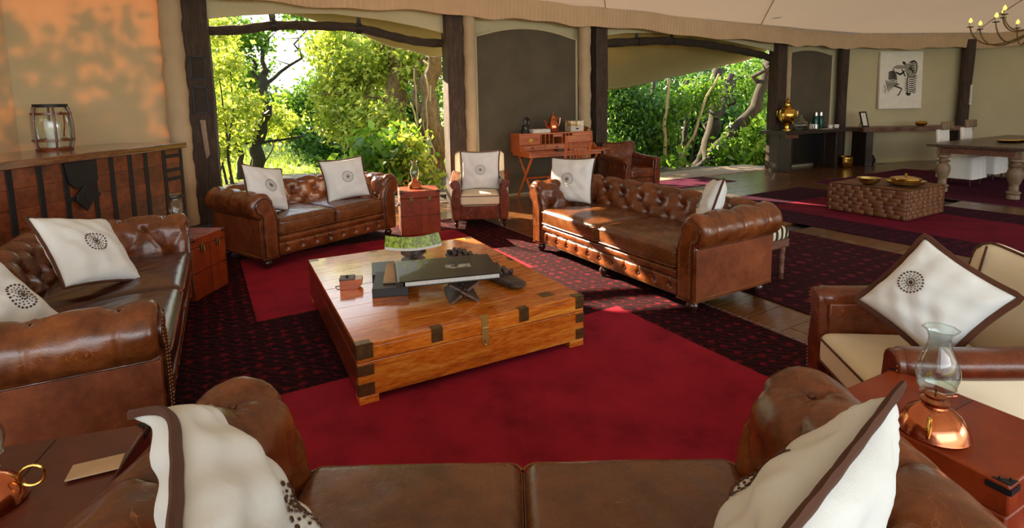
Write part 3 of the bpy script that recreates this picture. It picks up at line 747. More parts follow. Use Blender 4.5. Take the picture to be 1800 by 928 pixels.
# ================================================================ chesterfield sofas
def roll_profile(th, zr, r, lean, z0, n_in=14, n_arc=26, n_out=10, zb=0.10, zin=0.30):
    """closed outline (x outward, z): inner face, roll over the top, tuck under, outer panel, bottom.
    returns points and for each the arc length plus a tuft weight"""
    cx = lean + r; P = []; W = []
    for i in range(n_in): # inner face, slightly bowed
        k = i / n_in; z = zin + (zr - zin) * k; x = lean * k * k - 0.012 * math.sin(PI * k)
        P.append((x, z)); W.append(1.0)
    a0, a1 = PI, -0.42 * PI
    for i in range(n_arc + 1):
        a = a0 + (a1 - a0) * i / n_arc
        P.append((cx + r * math.cos(a), zr + r * math.sin(a))); W.append(1.0 if i < n_arc - 1 else 0.4)
    x1, z1 = P[-1]
    xo = min(th, x1 + 0.0)
    P.append((th - 0.004, z1 - 0.004)); W.append(0)
    for i in range(1, n_out + 1):
        P.append((th, z1 - 0.012 + (zb - z1 + 0.012) * i / n_out)); W.append(0)
    P.append((th * 0.5, zb)); W.append(0); P.append((0.0, zb)); W.append(0)
    for i in range(1, 4): P.append((0.0, zb + (zin - zb) * i / 4)); W.append(0)
    return P, W

def tufted(mb, L, prof, W, rows, sp, depth=0.028, nl=90, cap=0.045, T=None, outpleat=True, s0=0.0, buttons=None, seed=0, puff=0.012, ends=(True, True), toplow=1.0):
    """sweep a closed profile along +y from 0 to L, pressing a diamond lattice of buttons into it.
    rows: arc-length positions of button rows"""
    n = len(prof); arc = [0.0]
    for i in range(1, n): arc.append(arc[-1] + math.hypot(prof[i][0] - prof[i - 1][0], prof[i][1] - prof[i - 1][1]))
    cx = sum(p[0] for p in prof) / n; cz = sum(p[1] for p in prof) / n
    nrm = []
    for i in range(n):
        a = prof[i - 1]; b = prof[(i + 1) % n]; d = Vector((b[0] - a[0], b[1] - a[1]))
        d = d.normalized() if d.length > 1e-9 else Vector((1, 0)); nrm.append(Vector((-d.y, d.x)))
    nodes = []
    for k, t in enumerate(rows):
        off = sp / 2 if k % 2 else 0.0
        m = int(L / sp) + 2
        for j in range(-1, m):
            y = s0 + off + j * sp
            nodes.append((y, t, k))
    dt = (rows[1] - rows[0]) if len(rows) > 1 else 0.14
    edges = []
    for (y, t, k) in nodes:
        if k + 1 < len(rows):
            t2 = rows[k + 1]; edges += [(y, t, y + sp / 2, t2), (y, t, y - sp / 2, t2)]
    tl = rows[-1]; tend = max(arc[i] for i in range(n) if W[i] > 0)
    ylast = [y for (y, t, k) in nodes if k == len(rows) - 1]; yfirst = [y for (y, t, k) in nodes if k == 0]
    NN = np.array([(a, b) for a, b, c in nodes]); EE = np.array(edges) if edges else None
    # sample positions along the length, rounded at both ends
    ys = []; 
    ne = 6
    e0, e1 = ends
    if e0:
        for i in range(ne): a = PI / 2 * i / ne; ys.append((cap * (1 - math.cos(PI / 2 - (PI / 2 - a))) if False else cap * (1 - math.cos(a)) , cap * (1 - math.sin(a)) ))
    st = cap if e0 else 0; en = L - cap if e1 else L
    for i in range(nl + 1): ys.append((st + (en - st) * i / nl, 0.0))
    if e1:
        for i in range(1, ne + 1): a = PI / 2 * (1 - i / ne); ys.append((L - cap * (1 - math.cos(a)), cap * (1 - math.sin(a))))
    # e0 list runs from y=0 (inset cap) to y=cap (inset 0)
    if e0: 
        ys[:ne] = [(cap * (1 - math.cos(PI / 2 * i / ne)), cap * (1 - math.sin(PI / 2 * i / ne))) for i in range(ne)]
        ys[:ne] = [(y_, q_) for y_, q_ in ys[:ne]]
    verts = []; faces = []
    arr = np.array(arc); Wt = np.array(W)
    for (y, inset) in ys:
        d = np.zeros(n)
        if len(nodes):
            r2 = ((NN[:, 0][None, :] - y) ** 2 + (NN[:, 1][None, :] - arr[:, None]) ** 2)
            rmin = np.sqrt(r2.min(axis=1))
            kk = np.where(NN[r2.argmin(axis=1), 1] > tl - 0.01, toplow, 1.0)
            d -= kk * (depth * np.exp(-(rmin / 0.020) ** 2) * 0.75 + depth * 0.75 * np.exp(-(rmin / 0.052) ** 2))
        cre = np.full(n, 9.0)
        if EE is not None:
            ax, at, bx, bt = EE.T
            ux, ut = bx - ax, bt - at; LL = ux * ux + ut * ut
            px = y - ax[None, :]; pt = arr[:, None] - at[None, :]
            k = np.clip((px * ux + pt * ut) / LL, 0, 1)
            dd = np.sqrt((px - k * ux) ** 2 + (pt - k * ut) ** 2)
            cre = dd.min(axis=1)
        if outpleat:
            for yy in ylast:
                dd = np.where(arr > tl, abs(y - yy), 9.0); cre = np.minimum(cre, dd)
        for yy in yfirst:
            dd = np.where(arr < rows[0], abs(y - yy), 9.0); cre = np.minimum(cre, dd)
        d -= depth * np.where(arr > tl + 0.05, 0.16, 0.30) * np.exp(-(cre / 0.009) ** 2)
        d += puff * (1 - np.exp(-(cre / 0.05) ** 2)) * np.where(arr > tl + 0.03, np.clip(1 - (arr - tl - 0.03) / 0.06, 0.12, 1), 1.0)
        d += 0.0022 * np.sin(y * 41 + arr * 29 + seed) * np.sin(arr * 53 - y * 17 + seed)
        # gathers radiating from each button
        if len(nodes):
            j = r2.argmin(axis=1); ang = np.arctan2(arr - NN[j, 1], y - NN[j, 0])
            d += 0.0028 * np.sin(ang * 9 + seed) * np.exp(-((rmin - 0.035) / 0.028) ** 2)
        d *= Wt
        for i in range(n):
            x, z = prof[i]; x += nrm[i].x * d[i]; z += nrm[i].y * d[i]
            if inset:
                # draw the section in towards the inside of the outline near the ends
                x -= nrm[i].x * inset * (0.9 if W[i] > 0 else 0.25); z -= nrm[i].y * inset * (0.9 if W[i] > 0 else 0.0)
            verts.append((x, y, z))
    m = len(ys)
    for a in range(m - 1):
        for i in range(n):
            p, q = a * n + i, a * n + (i + 1) % n; faces.append((p, q, q + n, p + n))
    faces.append(tuple(range(n))); faces.append(tuple(reversed(range((m - 1) * n, m * n))))
    mb.add(verts, faces, True, T)
    out = []
    for (y, t, k) in nodes:
        if 0.03 < y < L - 0.03:
            i = int(np.argmin(abs(arr - t))); x, z = prof[i]
            out.append(((x - nrm[i].x * depth * 1.28 * (toplow if k == len(rows) - 1 else 1), y, z - nrm[i].y * depth * 1.28 * (toplow if k == len(rows) - 1 else 1)), (nrm[i].x, 0, nrm[i].y)))
    return out

def button_mesh():
    mb = MB(); mb.lathe([(0.0001, 0.008), (0.006, 0.0072), (0.0095, 0.004), (0.0105, 0.0), (0.009, -0.004)], 10)
    return mb
_bm = None
def put_buttons(lst, parent, T):
    global _bm
    for (p, nn) in lst:
        if _bm is None:
            o = button_mesh().build('button', M['button']); _bm = o.data
        else:
            o = bpy.data.objects.new('button', _bm); COL.objects.link(o)
        P = T @ Vector(p); N = (T.to_3x3() @ Vector(nn)).normalized()
        o.rotation_euler = N.to_track_quat('Z', 'Y').to_euler(); o.location = P; o.parent = parent

def nail_row(mb, pts, step=0.016, r=0.0052, nrm=(0, -1, 0)):
    """domed nail heads along a polyline"""
    P = [Vector(p) for p in pts]; N = Vector(nrm).normalized(); q = N.to_track_quat('Z', 'Y').to_matrix().to_4x4(); carry = 0
    for a, b in zip(P[:-1], P[1:]):
        L = (b - a).length; t = carry
        while t < L:
            c = a + (b - a) * (t / L)
            mb.lathe([(r, 0), (r * 0.7, r * 0.5), (0.0001, r * 0.7)], 6, T=Matrix.Translation(c) @ q, cap=False); t += step
        carry = t - L
def turned_foot(h=0.10, r=0.035, kind='bun'):
    mb = MB()
    if kind == 'bun': mb.lathe([(0.016, 0), (0.024, 0.004), (r * 0.6, h * 0.15), (r, h * 0.4), (r, h * 0.62), (r * 0.62, h * 0.82), (r * 0.8, h * 0.9), (r * 0.9, h * 1.02)], 16)
    else: mb.lathe([(0.014, 0), (0.016, 0.01), (0.012, 0.02), (r * 0.5, h * 0.3), (r * 0.85, h * 0.5), (r * 0.5, h * 0.62), (r * 0.9, h * 0.75), (r * 0.6, h * 0.85), (r, h * 1.02)], 14)
    return mb

def sofa(label, loc, rz, W, D=0.88, n_cush=2, mat='leather', arm_h=0.72, seat_h=0.46, seatmat='leather_tan', sidemat='leather_side', hi=1.0, armW=0.17, roll=0.122, back_rows=4, inner_over=0.0, seat_front=0.0):
    """origin at floor centre of the footprint; faces local -y"""
    root = thing('chesterfield_sofa', label, 'sofa', loc, rz, None)
    zr = arm_h - roll
    prof, Wt = roll_profile(armW, zr, roll, 0.012, 0)
    arcs = 0.0
    # button rows by arc length on the arm: inner face, inner shoulder, top
    inner_len = zr - 0.30
    rows = [inner_len * 0.52, inner_len + roll * 0.40, inner_len + roll * 1.45]
    nl = int(90 * hi)
    for side in (-1, 1):
        mb = MB()
        T = Matrix.Translation((side * (W / 2 - armW), -D / 2, 0)) @ Matrix.Scale(side, 4, (1, 0, 0))
        b = tufted(mb, D + 0.02, prof, Wt, rows, 0.275, 0.030, nl=nl, T=T, s0=0.13, seed=3 + side, toplow=0.6, puff=0.009)
        arm = mb.build('arm', M[mat], root, sharp=1.2)
        put_buttons(b, arm, T)
        # scroll panel on the arm front with a leather welt and nails
        cx = 0.012 + roll; sc = []
        rr = roll * 0.62
        for i in range(15):
            a = PI - (PI * 1.42) * i / 14; sc.append((cx + rr * math.cos(a), zr + rr * math.sin(a)))
        x1, z1 = sc[-1]
        sc += [(armW - 0.022, z1 - 0.05), (armW - 0.022, 0.12), (0.022, 0.12), (0.022, zr - 0.12), (cx - rr, zr - 0.03)]
        pn = MB(); pn.prism(sc, -0.012, 0.03, T=T); po = pn.build('front_panel', M[mat], arm, bevel=0.004)
        wl_ = MB(); wl_.tube([tuple(T @ Vector((x, -0.008, z))) for x, z in sc], 0.006, 6, closed=True); wl_.build('welt', M['leather_dark'], arm)
        nm = MB(); loop = [T @ Vector((x, -0.013, z)) for x, z in [(cx + (x - cx) * 0.8, zr + (z - zr) * 0.8) if k < 15 else (x * 0.72 + armW * 0.14, z) for k, (x, z) in enumerate(sc)]]
        nail_row(nm, loop[:17] if True else loop, 0.017); nail_row(nm, [loop[-1], loop[-2], loop[-3]], 0.017)
        nm.build('nail_heads', M['nail'], arm)
        sp = MB(); zt = zr - roll * 0.98
        sp.box(side * (W / 2 + 0.002), 0.0, (0.115 + zt) / 2, 0.012, D - 0.01, zt - 0.115)
        so = sp.build('side_panel', M[sidemat], arm, bevel=0.003)
        nm = MB(); nail_row(nm, [(side * (W / 2 + 0.008), -D / 2 + 0.01, 0.128), (side * (W / 2 + 0.008), D / 2 - 0.01, 0.128)], 0.017, nrm=(side, 0, 0)); nm.build('nail_heads', M['nail'], arm)
    # back
    Wi = W - 2 * armW
    bp, bw = roll_profile(0.20, zr + 0.0, roll * 0.92, 0.075, 0, zin=0.32)
    il = math.hypot(zr - 0.32, 0.075)
    brow = [il * 0.16, il * 0.58, il * 1.0, il * 1.0 + roll * 1.25]
    if back_rows == 3: brow = brow[1:]
    mb = MB(); T = Matrix.Translation((Wi / 2 + 0.03, D / 2 - 0.20, 0)) @ Rz(R(90))
    # local: profile x -> +y, sweep y -> -x
    b = tufted(mb, Wi + 0.06, bp, bw, brow, (Wi + 0.06) / round(Wi / 0.235), 0.036, nl=int(nl * Wi / D), T=T, s0=(Wi + 0.06) / round(Wi / 0.235) / 2, seed=9, puff=0.016, ends=(False, False))
    back = mb.build('back', M[mat], root, sharp=1.2); put_buttons(b, back, T)
    # seat base with front rails
    fb = MB(); fb.box(0, -0.02, 0.20, Wi + 0.02, D - 0.10, 0.19); fb.build('seat_base', M[mat], root, bevel=0.01)
    # border roll
    gr = MB(); nlr = int(70 * hi)
    def rail(u, v, _w=Wi, _d=D):
        a = v * 2 * PI; x = -_w / 2 + _w * u
        return (x, -_d / 2 + 0.028 + 0.030 * math.cos(a), 0.268 + 0.036 * math.sin(a) + 0.002 * math.sin(x * 50))
    gr.grid(rail, nlr, 12, True, caps=True); gr.build('upper_rail', M[mat], root)
    # lower rail with a row of buttons and vertical pleats
    lr = MB(); nb = max(6, round(Wi / 0.165)); sp_ = Wi / nb
    def rail2(u, v):
        x = -Wi / 2 + Wi * u; z = 0.105 + 0.132 * v
        k = (x + Wi / 2) / sp_ - 0.5; dx = (k - round(k)) * sp_
        bul = 0.030 * (1 - (2 * v - 1) ** 4) ** 0.7 if 0 < v < 1 else 0
        y = -D / 2 + 0.034 - bul
        y += 0.020 * math.exp(-((dx / 0.016) ** 2 + ((z - 0.168) / 0.016) ** 2)) + 0.010 * math.exp(-((dx / 0.05) ** 2 + ((z - 0.168) / 0.05) ** 2)) + 0.006 * math.exp(-(dx / 0.007) ** 2) * (0.3 + 0.7 * v)
        return (x, y, z)
    lr.grid(rail2, nb * 14, 14); lro = lr.build('lower_rail', M[mat], root, fix=False)
    put_buttons([((-Wi / 2 + sp_ * (j + 0.5), -D / 2 + 0.027, 0.168), (0, -1, 0)) for j in range(nb)], lro, Matrix.Identity(4))
    nm = MB(); nail_row(nm, [(-Wi / 2, -D / 2 + 0.016, 0.112), (Wi / 2, -D / 2 + 0.016, 0.112)], 0.017); nm.build('nail_heads', M['nail'], lro)
    # seat cushions
    cw = Wi / n_cush; cd = D - 0.20 + 0.015 + seat_front
    for k in range(n_cush):
        x = -Wi / 2 + cw * (k + 0.5); th = seat_h - 0.300
        c = MB(); TT = Matrix.Translation((x, -D / 2 + cd / 2 - 0.01 - seat_front, 0.300 + th / 2))
        rounded_block(c, cw - 0.006, cd, th, 0.045, int(34 * hi) if hi > 1 else 28, 0.030, TT, 0.004, 0.012, seed=k * 3 + W)
        cu = c.build('seat_cushion', M[seatmat], root, sharp=0)
        pp = MB()
        for zz in (th / 2 - 0.026, -th / 2 + 0.022):
            pp.tube([tuple(TT @ Vector((px * 1.004, py * 1.004, zz))) for px, py, _ in rrect(cw + 0.000, cd + 0.006, 0.045, 0, 6)], 0.0055, 6, closed=True)
        pp.build('piping', M[mat], cu)
    for fx in (-1, 1):
        for fy in (-1, 1):
            turned_foot(0.11, 0.043).build('foot', M['foot_wood'], root, loc=(fx * (W / 2 - 0.07), fy * (D / 2 - 0.06), 0))
    if W > 1.9:
        for fy in (-1, 1): turned_foot(0.11, 0.035).build('foot', M['foot_wood'], root, loc=(0, fy * (D / 2 - 0.06), 0))
    # back panel
    bk = MB(); bk.box(0, D / 2 - 0.004, 0.31, W - 0.02, 0.012, 0.40); bk.build('rear_panel', M[sidemat], root, bevel=0.003)
    return root

# right: front corner base (1.24,3.55)-(0.20,5.35); depth direction (.857,.515)
def place(front_a, front_b, D):
    """floor centre and rotation for a piece whose front edge runs a->b (b on its own right when looking out of it)"""
    a, b = Vector(front_a), Vector(front_b); d = (b - a).normalized()
    # local +x = d ; local -y (front) = d rotated -90
    rz = math.atan2(d.y, d.x); back = Vector((-d.y, d.x)); c = (a + b) / 2 + back * D / 2
    return (c.x, c.y, 0.0), rz, (b - a).length
loc, rz, L = place((0.20, 5.36), (1.24, 3.56), 0.84)
sofa_right = sofa('long brown leather chesterfield sofa on the window side, its rolled arm end facing the viewer', loc, rz, L, 0.84, 2, 'leather')
loc, rz, L = place((-2.30, 4.80), (-1.36, 6.11), 0.86)
sofa_left = sofa('small chesterfield two-seater standing in front of the open side below the trees', loc, rz, L, 0.86, 2, 'leather')
loc, rz, L = place((-1.46, 2.11), (-2.50, 4.04), 0.90)
sofa_a = sofa('brown chesterfield sofa against the iron-strapped wooden trunk', loc, rz, L, 0.90, 2, 'leather', hi=1.3, seatmat='leather_dark')
sofa_b = sofa('chesterfield sofa nearest the camera, seen from behind with two empty seats', (0.015, 1.45 - 0.56, 0), R(180), 1.70, 1.12, 2, 'leather', hi=1.9, arm_h=0.75, seat_h=0.47, armW=0.23, roll=0.15)
# ================================================================ pillows
def pillow(label, loc, rot, w=0.46, h=0.46, th=0.085, flange=0.008, bead=0.062, beadc=(0, 0), seed=0, n=30, fold=0.0, mat='cushion', bend=0.0, group=None, wr=1.0):
    """local: face looks along +z, top edge is +y.  rot = matrix"""
    def shape(u, v, sgn):
        pin = 0.085
        x = u * w / 2 * (1 - pin * (1 - v * v) ** 1.0) ; y = v * h / 2 * (1 - pin * (1 - u * u))
        b = max(0, (1 - u * u)) * max(0, (1 - v * v))
        z = sgn * th * b ** 0.42
        z += wr * 0.006 * math.sin(5 * u + 3 * v + seed) * math.sin(4 * v - 2 * u + seed * 1.7) * b ** 0.3
        # creases running in from the corners
        r = math.hypot(abs(u) - 1, abs(v) - 1)
        z += wr * 0.009 * math.sin(math.atan2(1 - abs(v), 1.001 - abs(u)) * 12 + seed) * math.exp(-r * 3.0) * b ** 0.35
        z += wr * 0.0035 * (math.sin(11 * u + 6 * v + 2 * math.sin(3 * v + seed) + seed) + math.sin(4 * u - 13 * v + seed * 3)) * b ** 0.25
        z += bend * (u * u + v * v * 0.3)
        if fold:
            k = max(0, (v + u) - 1.30) # one top corner flops over backwards
            z -= fold * k * k; y -= fold * 0.4 * k * k
        return (x, y, z)
    mb = MB()
    g = lambda sgn: (lambda a, b: shape(2 * a - 1, 2 * b - 1, sgn))
    e = lambda t: t
    mb.grid(g(1), n, n); mb.grid(g(-1), n, n)
    o = mb.build('pillow', M[mat], None, sharp=0)
    bm = bmesh.new(); bm.from_mesh(o.data); bmesh.ops.remove_doubles(bm, verts=bm.verts, dist=1e-4); bmesh.ops.recalc_face_normals(bm, faces=bm.faces); bm.to_mesh(o.data); bm.free()
    tag(o, label, 'pillow', group)
    per = []
    m = 26
    for i in range(m): per.append(shape(-1 + 2 * i / m, -1, 1))
    for i in range(m): per.append(shape(1, -1 + 2 * i / m, 1))
    for i in range(m): per.append(shape(1 - 2 * i / m, 1, 1))
    for i in range(m): per.append(shape(-1, 1 - 2 * i / m, 1))
    # brown velvet edging, flat and soft
    fb = MB(); P = [Vector(p) for p in per]; nn = len(P); v = []; f = []
    for i, p in enumerate(P):
        d = (P[(i + 1) % nn] - P[i - 1]).normalized(); out = Vector((d.y, -d.x, 0))
        if out.dot(Vector((p.x, p.y, 0))) < 0: out = -out
        wv = 0.0015 * math.sin(i * 1.3 + seed)
        for a, b in ((0.0, 0.0085), (flange, 0.006), (flange * 1.25, 0), (flange, -0.006), (0.0, -0.0085), (-0.004, 0)):
            v.append(tuple(p + out * a + Vector((0, 0, b + wv * 0.4))))
    for i in range(nn):
        for k in range(6):
            a, b = i * 6 + k, i * 6 + (k + 1) % 6; j = ((i + 1) % nn) * 6
            f.append((a, b, j + (k + 1) % 6, j + k))
    fb.add(v, f); fb.build('edging', M['velvet'], o)
    if bead:
        bb = MB()
        def at(px, py):
            u = px / (w / 2); vv = py / (h / 2); q = shape(u, vv, 1)
            q2 = shape(u + 0.02, vv, 1); q3 = shape(u, vv + 0.02, 1)
            N = (Vector(q2) - Vector(q)).cross(Vector(q3) - Vector(q)).normalized()
            return Vector(q) + N * 0.002, N
        def dot(px, py, r):
            p, N = at(px, py); q = N.to_track_quat('Z', 'Y').to_matrix().to_4x4()
            bb.lathe([(r, 0), (r * 0.9, 0.002), (0.0001, 0.0035)], 8, T=Matrix.Translation(p) @ q, cap=False)
        s = bead / 0.062
        dot(beadc[0], beadc[1], 0.012 * s)
        for rr, cnt, sz in ((0.022, 11, 0.0044), (0.035, 12, 0.0032), (0.047, 14, 0.0034), (0.064, 22, 0.0056)):
            for k in range(cnt):
                a = 2 * PI * k / cnt + rr * 40; dot(beadc[0] + rr * s * math.cos(a), beadc[1] + rr * s * math.sin(a), sz * s)
        bb.build('beaded_rosette', M['bead'], o)
    o.matrix_world = Matrix.Translation(loc) @ rot
    return o
def stand(az, lean, tilt=0.0):
    """a pillow facing horizontal azimuth az (deg, 0=+x), leaning back by lean deg, rolled in its own plane by tilt"""
    return Rz(R(az) + PI / 2) @ Rx(PI / 2 - R(lean)) @ Rz(R(tilt))

# ================================================================ club chairs
def club_chair(name, label, loc, rz, W=0.66, D=0.70, H=0.90, fabric=True, group=None, legk='turned', arm_h=0.60):
    root = thing(name, label, 'armchair', loc, rz, group)
    lm = M['leather_red']; fm = M['cream'] if fabric else M['leather_red']
    aw = 0.115
    # front apron and body
    b = MB(); b.box(0, 0.0, 0.19, W - 2 * aw + 0.04, D - 0.08, 0.17); b.build('seat_base', lm, root, bevel=0.012)
    for s in (-1, 1):
        # arm: rolled top sloping up to the back, scroll face
        def arm(u, v, s=s):
            y = -D / 2 + (D - 0.06) * u; zr = arm_h - 0.055 + 0.05 * u * u
            a = v * 2 * PI; r = 0.055 * (1 + 0.05 * math.sin(3 * a))
            q = 1 - 0.35 * max(0, 1 - u / 0.05) ** 2
            return (s * (W / 2 - aw / 2 - 0.005) + s * 0.018 + r * q * 1.15 * math.cos(a), y, zr + r * q * math.sin(a))
        ar = MB(); ar.grid(arm, 26, 20, True, caps=True); ao = ar.build('arm', lm, root)
        # inner arm panel (leather), outer panel (linen)
        ip = MB(); ip.box(s * (W / 2 - aw + 0.012), 0, 0.36, 0.03, D - 0.06, arm_h - 0.22); ip.build('inner_panel', lm, ao, bevel=0.008)
        op = MB()
        poly = [(-D / 2 + 0.03, 0.10), (D / 2 - 0.02, 0.10), (D / 2 + 0.02, arm_h), (-D / 2 + 0.04, arm_h - 0.09)]
        op.prism(poly, -0.012, 0.012, T=Matrix.Translation((s * (W / 2 - 0.018), 0, 0)) @ Rz(R(90)))
        op.build('outer_panel', fm, ao, bevel=0.004)
        # curved front facing
        fp = []; cx = W / 2 - aw / 2 - 0.004 + 0.018
        for i in range(13):
            a = PI * 1.05 - PI * 1.5 * i / 12; fp.append((cx + 0.052 * math.cos(a), arm_h - 0.055 + 0.05 * math.sin(a)))
        fp += [(W / 2 - 0.012, 0.44), (W / 2 + 0.004, 0.34), (W / 2 - 0.004, 0.24), (W / 2 - 0.02, 0.11), (W / 2 - aw + 0.01, 0.11), (W / 2 - aw, 0.24), (W / 2 - aw + 0.004, 0.42)]
        fc = MB(); fc.prism(fp, -D / 2 - 0.012, -D / 2 + 0.05, T=Matrix.Scale(s, 4, (1, 0, 0))); fo = fc.build('front_facing', lm, ao, bevel=0.008)
        nm = MB(); nail_row(nm, [(s * x, -D / 2 - 0.013, z) for x, z in [(cx + (x - cx) * 0.86, z) for x, z in fp[8:17]]], 0.016, 0.0045); nm.build('nail_heads', M['nail'], ao)
        turned_foot(0.12, 0.032, 'turned').build('leg', M['foot_wood'], root, loc=(s * (W / 2 - 0.06), -D / 2 + 0.03, 0))
        rl = MB(); rl.tube([(0, 0, 0), (0, -0.03, 0.12)], [0.014, 0.022], 8); rl.build('leg', M['foot_wood'], root, loc=(s * (W / 2 - 0.08), D / 2 - 0.02, 0))
    # back with wings
    bh = H - 0.30
    def back(u, v):
        x = (u - 0.5) * (W - 0.05); z = 0.30 + bh * v
        wing = (abs(u - 0.5) * 2) ** 4
        y = D / 2 - 0.12 + 0.10 * v - 0.055 * wing * min(1, v * 2)
        z -= 0.035 * (1 - abs(2 * u - 1) ** 2) * v ** 3
        rc = max(0, abs(2 * u - 1) - 0.8) / 0.2
        z -= 0.05 * rc * rc * max(0, v - 0.6) / 0.4
        return (x, y, z)
    bk = MB(); nu, nv = 26, 18; th = 0.10
    v_ = []; f_ = []
    for sgn in (0, 1):
        for i in range(nu + 1):
            for j in range(nv + 1):
                u, v = i / nu, j / nv; x, y, z = back(u, v)
                e = min(1, min(u, 1 - u) * 9) ** 0.5 * min(1, (1 - v) * 8) ** 0.5
                t_ = th / 2 * (0.25 + 0.75 * e)
                v_.append((x, y - t_ + (0.012 * -math.sin(PI * u) * math.sin(PI * v)) if sgn == 0 else y + t_, z))
    w = nv + 1; off = (nu + 1) * w
    for i in range(nu):
        for j in range(nv):
            a = i * w + j; f_.append((a, a + w, a + w + 1, a + 1)); f_.append((a + off, a + 1 + off, a + w + 1 + off, a + w + off))
    for j in range(nv): f_.append((j, j + 1, j + 1 + off, j + off)); a = nu * w + j; f_.append((a, a + off, a + 1 + off, a + 1))
    for i in range(nu): a = i * w; f_.append((a, a + off, a + w + off, a + w)); a = i * w + nv; f_.append((a, a + w, a + w + off, a + off))
    bk.add(v_, f_); bo = bk.build('back', fm, root, sharp=1.0)
    pm = M['velvet'] if fabric else M['leather_dark']
    pp = MB(); pts = []
    for j in range(15): x, y, z = back(0, 0.3 + 0.7 * j / 14); pts.append((x, y - 0.012, z))
    for i in range(1, 27): x, y, z = back(i / 26, 1); pts.append((x, y - 0.014, z))
    for j in range(1, 15): x, y, z = back(1, 1 - 0.7 * j / 14); pts.append((x, y - 0.012, z))
    pp.tube(pts, 0.006, 6)
    if fabric:
        for uu in (0.12, 0.88):
            pp.tube([(back(uu, v)[0], back(uu, v)[1] - th / 2 - 0.008, back(uu, v)[2]) for v in [0.3 + 0.069 * k for k in range(11)]], 0.005, 6)
    pp.build('piping', pm, bo)
    # seat cushion
    cw, cd, ct = W - 2 * aw + 0.01, D - 0.16, 0.15
    c = MB(); TT = Matrix.Translation((0, -D / 2 + cd / 2 - 0.012, 0.275 + ct / 2)); rounded_block(c, cw, cd, ct, 0.04, 20, 0.022, TT, 0.002)
    cu = c.build('seat_cushion', fm, root, sharp=0)
    pp = MB()
    for zz in (ct / 2 - 0.024, -ct / 2 + 0.024):
        pp.tube([tuple(TT @ Vector((a, b, zz))) for a, b, _ in rrect(cw + 0.002, cd + 0.002, 0.04)], 0.005, 6, closed=True)
    pp.build('piping', pm, cu)
    return root

# facing direction as azimuth -> rz so that local -y points there
def face(az): return R(az) + PI / 2
club_chair('club_chair', 'cream linen club chair with leather arms standing straight behind the coffee table', (-0.41, 6.72, 0), face(-87), 0.70, 0.72, 0.90)
club_chair('club_chair', 'cream and leather club chair at the edge of the picture beside the copper lamp table', (1.76, 2.07, 0), face(172), 0.74, 0.76, 0.86, arm_h=0.62)
club_chair('tub_chair', 'all-leather tub armchair between the desk and the open side', (1.93, 8.82, 0), face(-62), 0.72, 0.70, 0.84, fabric=False)

# pillows on the sofas and chairs
pillow('white pillow propped on the window-side sofa beside its far arm', (0.60, 5.42, 0.71), stand(236, 16, 2), seed=1, w=0.50, h=0.47, beadc=(0, 0))
pillow('white pillow seen edge-on against the near arm of the window-side sofa', (1.52, 4.06, 0.70), stand(165, 18, 8), seed=2, w=0.42, h=0.42)
pillow('white pillow standing upright on the small sofa by the far arm', (-1.86, 5.92, 0.70), stand(-50, 18, 3), seed=3, w=0.50, h=0.47, beadc=(0, 0.01))
pillow('white pillow slumped over the near arm end of the small sofa', (-2.42, 5.20, 0.72), stand(-22, 24, -14), seed=4, w=0.46, h=0.46)
pillow('white pillow leaning on the back of the sofa by the wooden trunk', (-2.50, 3.07, 0.69), stand(-2, 42, -18), seed=5, w=0.46, h=0.50)
pillow('white pillow at the very edge of the picture on the sofa by the trunk', (-2.22, 2.16, 0.68), stand(4, 36, 8), seed=6, w=0.48, h=0.48, beadc=(0.10, -0.04))
pillow('white pillow with rosette in the cream chair straight behind the coffee table', (-0.40, 6.70, 0.67), stand(-87, 14, 0), seed=7, w=0.50, h=0.50, th=0.06)
pillow('large white pillow with brown edge in the cream chair at the picture edge', (1.665, 2.06, 0.695), stand(220, 28, -30), seed=8, w=0.355, h=0.37, flange=0.016, beadc=(-0.075, 0.0), bead=0.045)
pillow('crumpled white pillow with a flopped corner on the nearest sofa, by the dark table', (-0.45, 0.84, 0.735), stand(33, 24, 0), seed=9, w=0.52, h=0.54, flange=0.013, fold=0.17, n=48, beadc=(0.0, 0.02), wr=2.0)
pillow('plump white pillow with a wide brown edge on the nearest sofa, by the copper lamp', (0.44, 0.82, 0.715), stand(131, 20, 0), seed=10, w=0.52, h=0.52, th=0.10, flange=0.026, beadc=(-0.02, 0.12), n=44, wr=1.6)

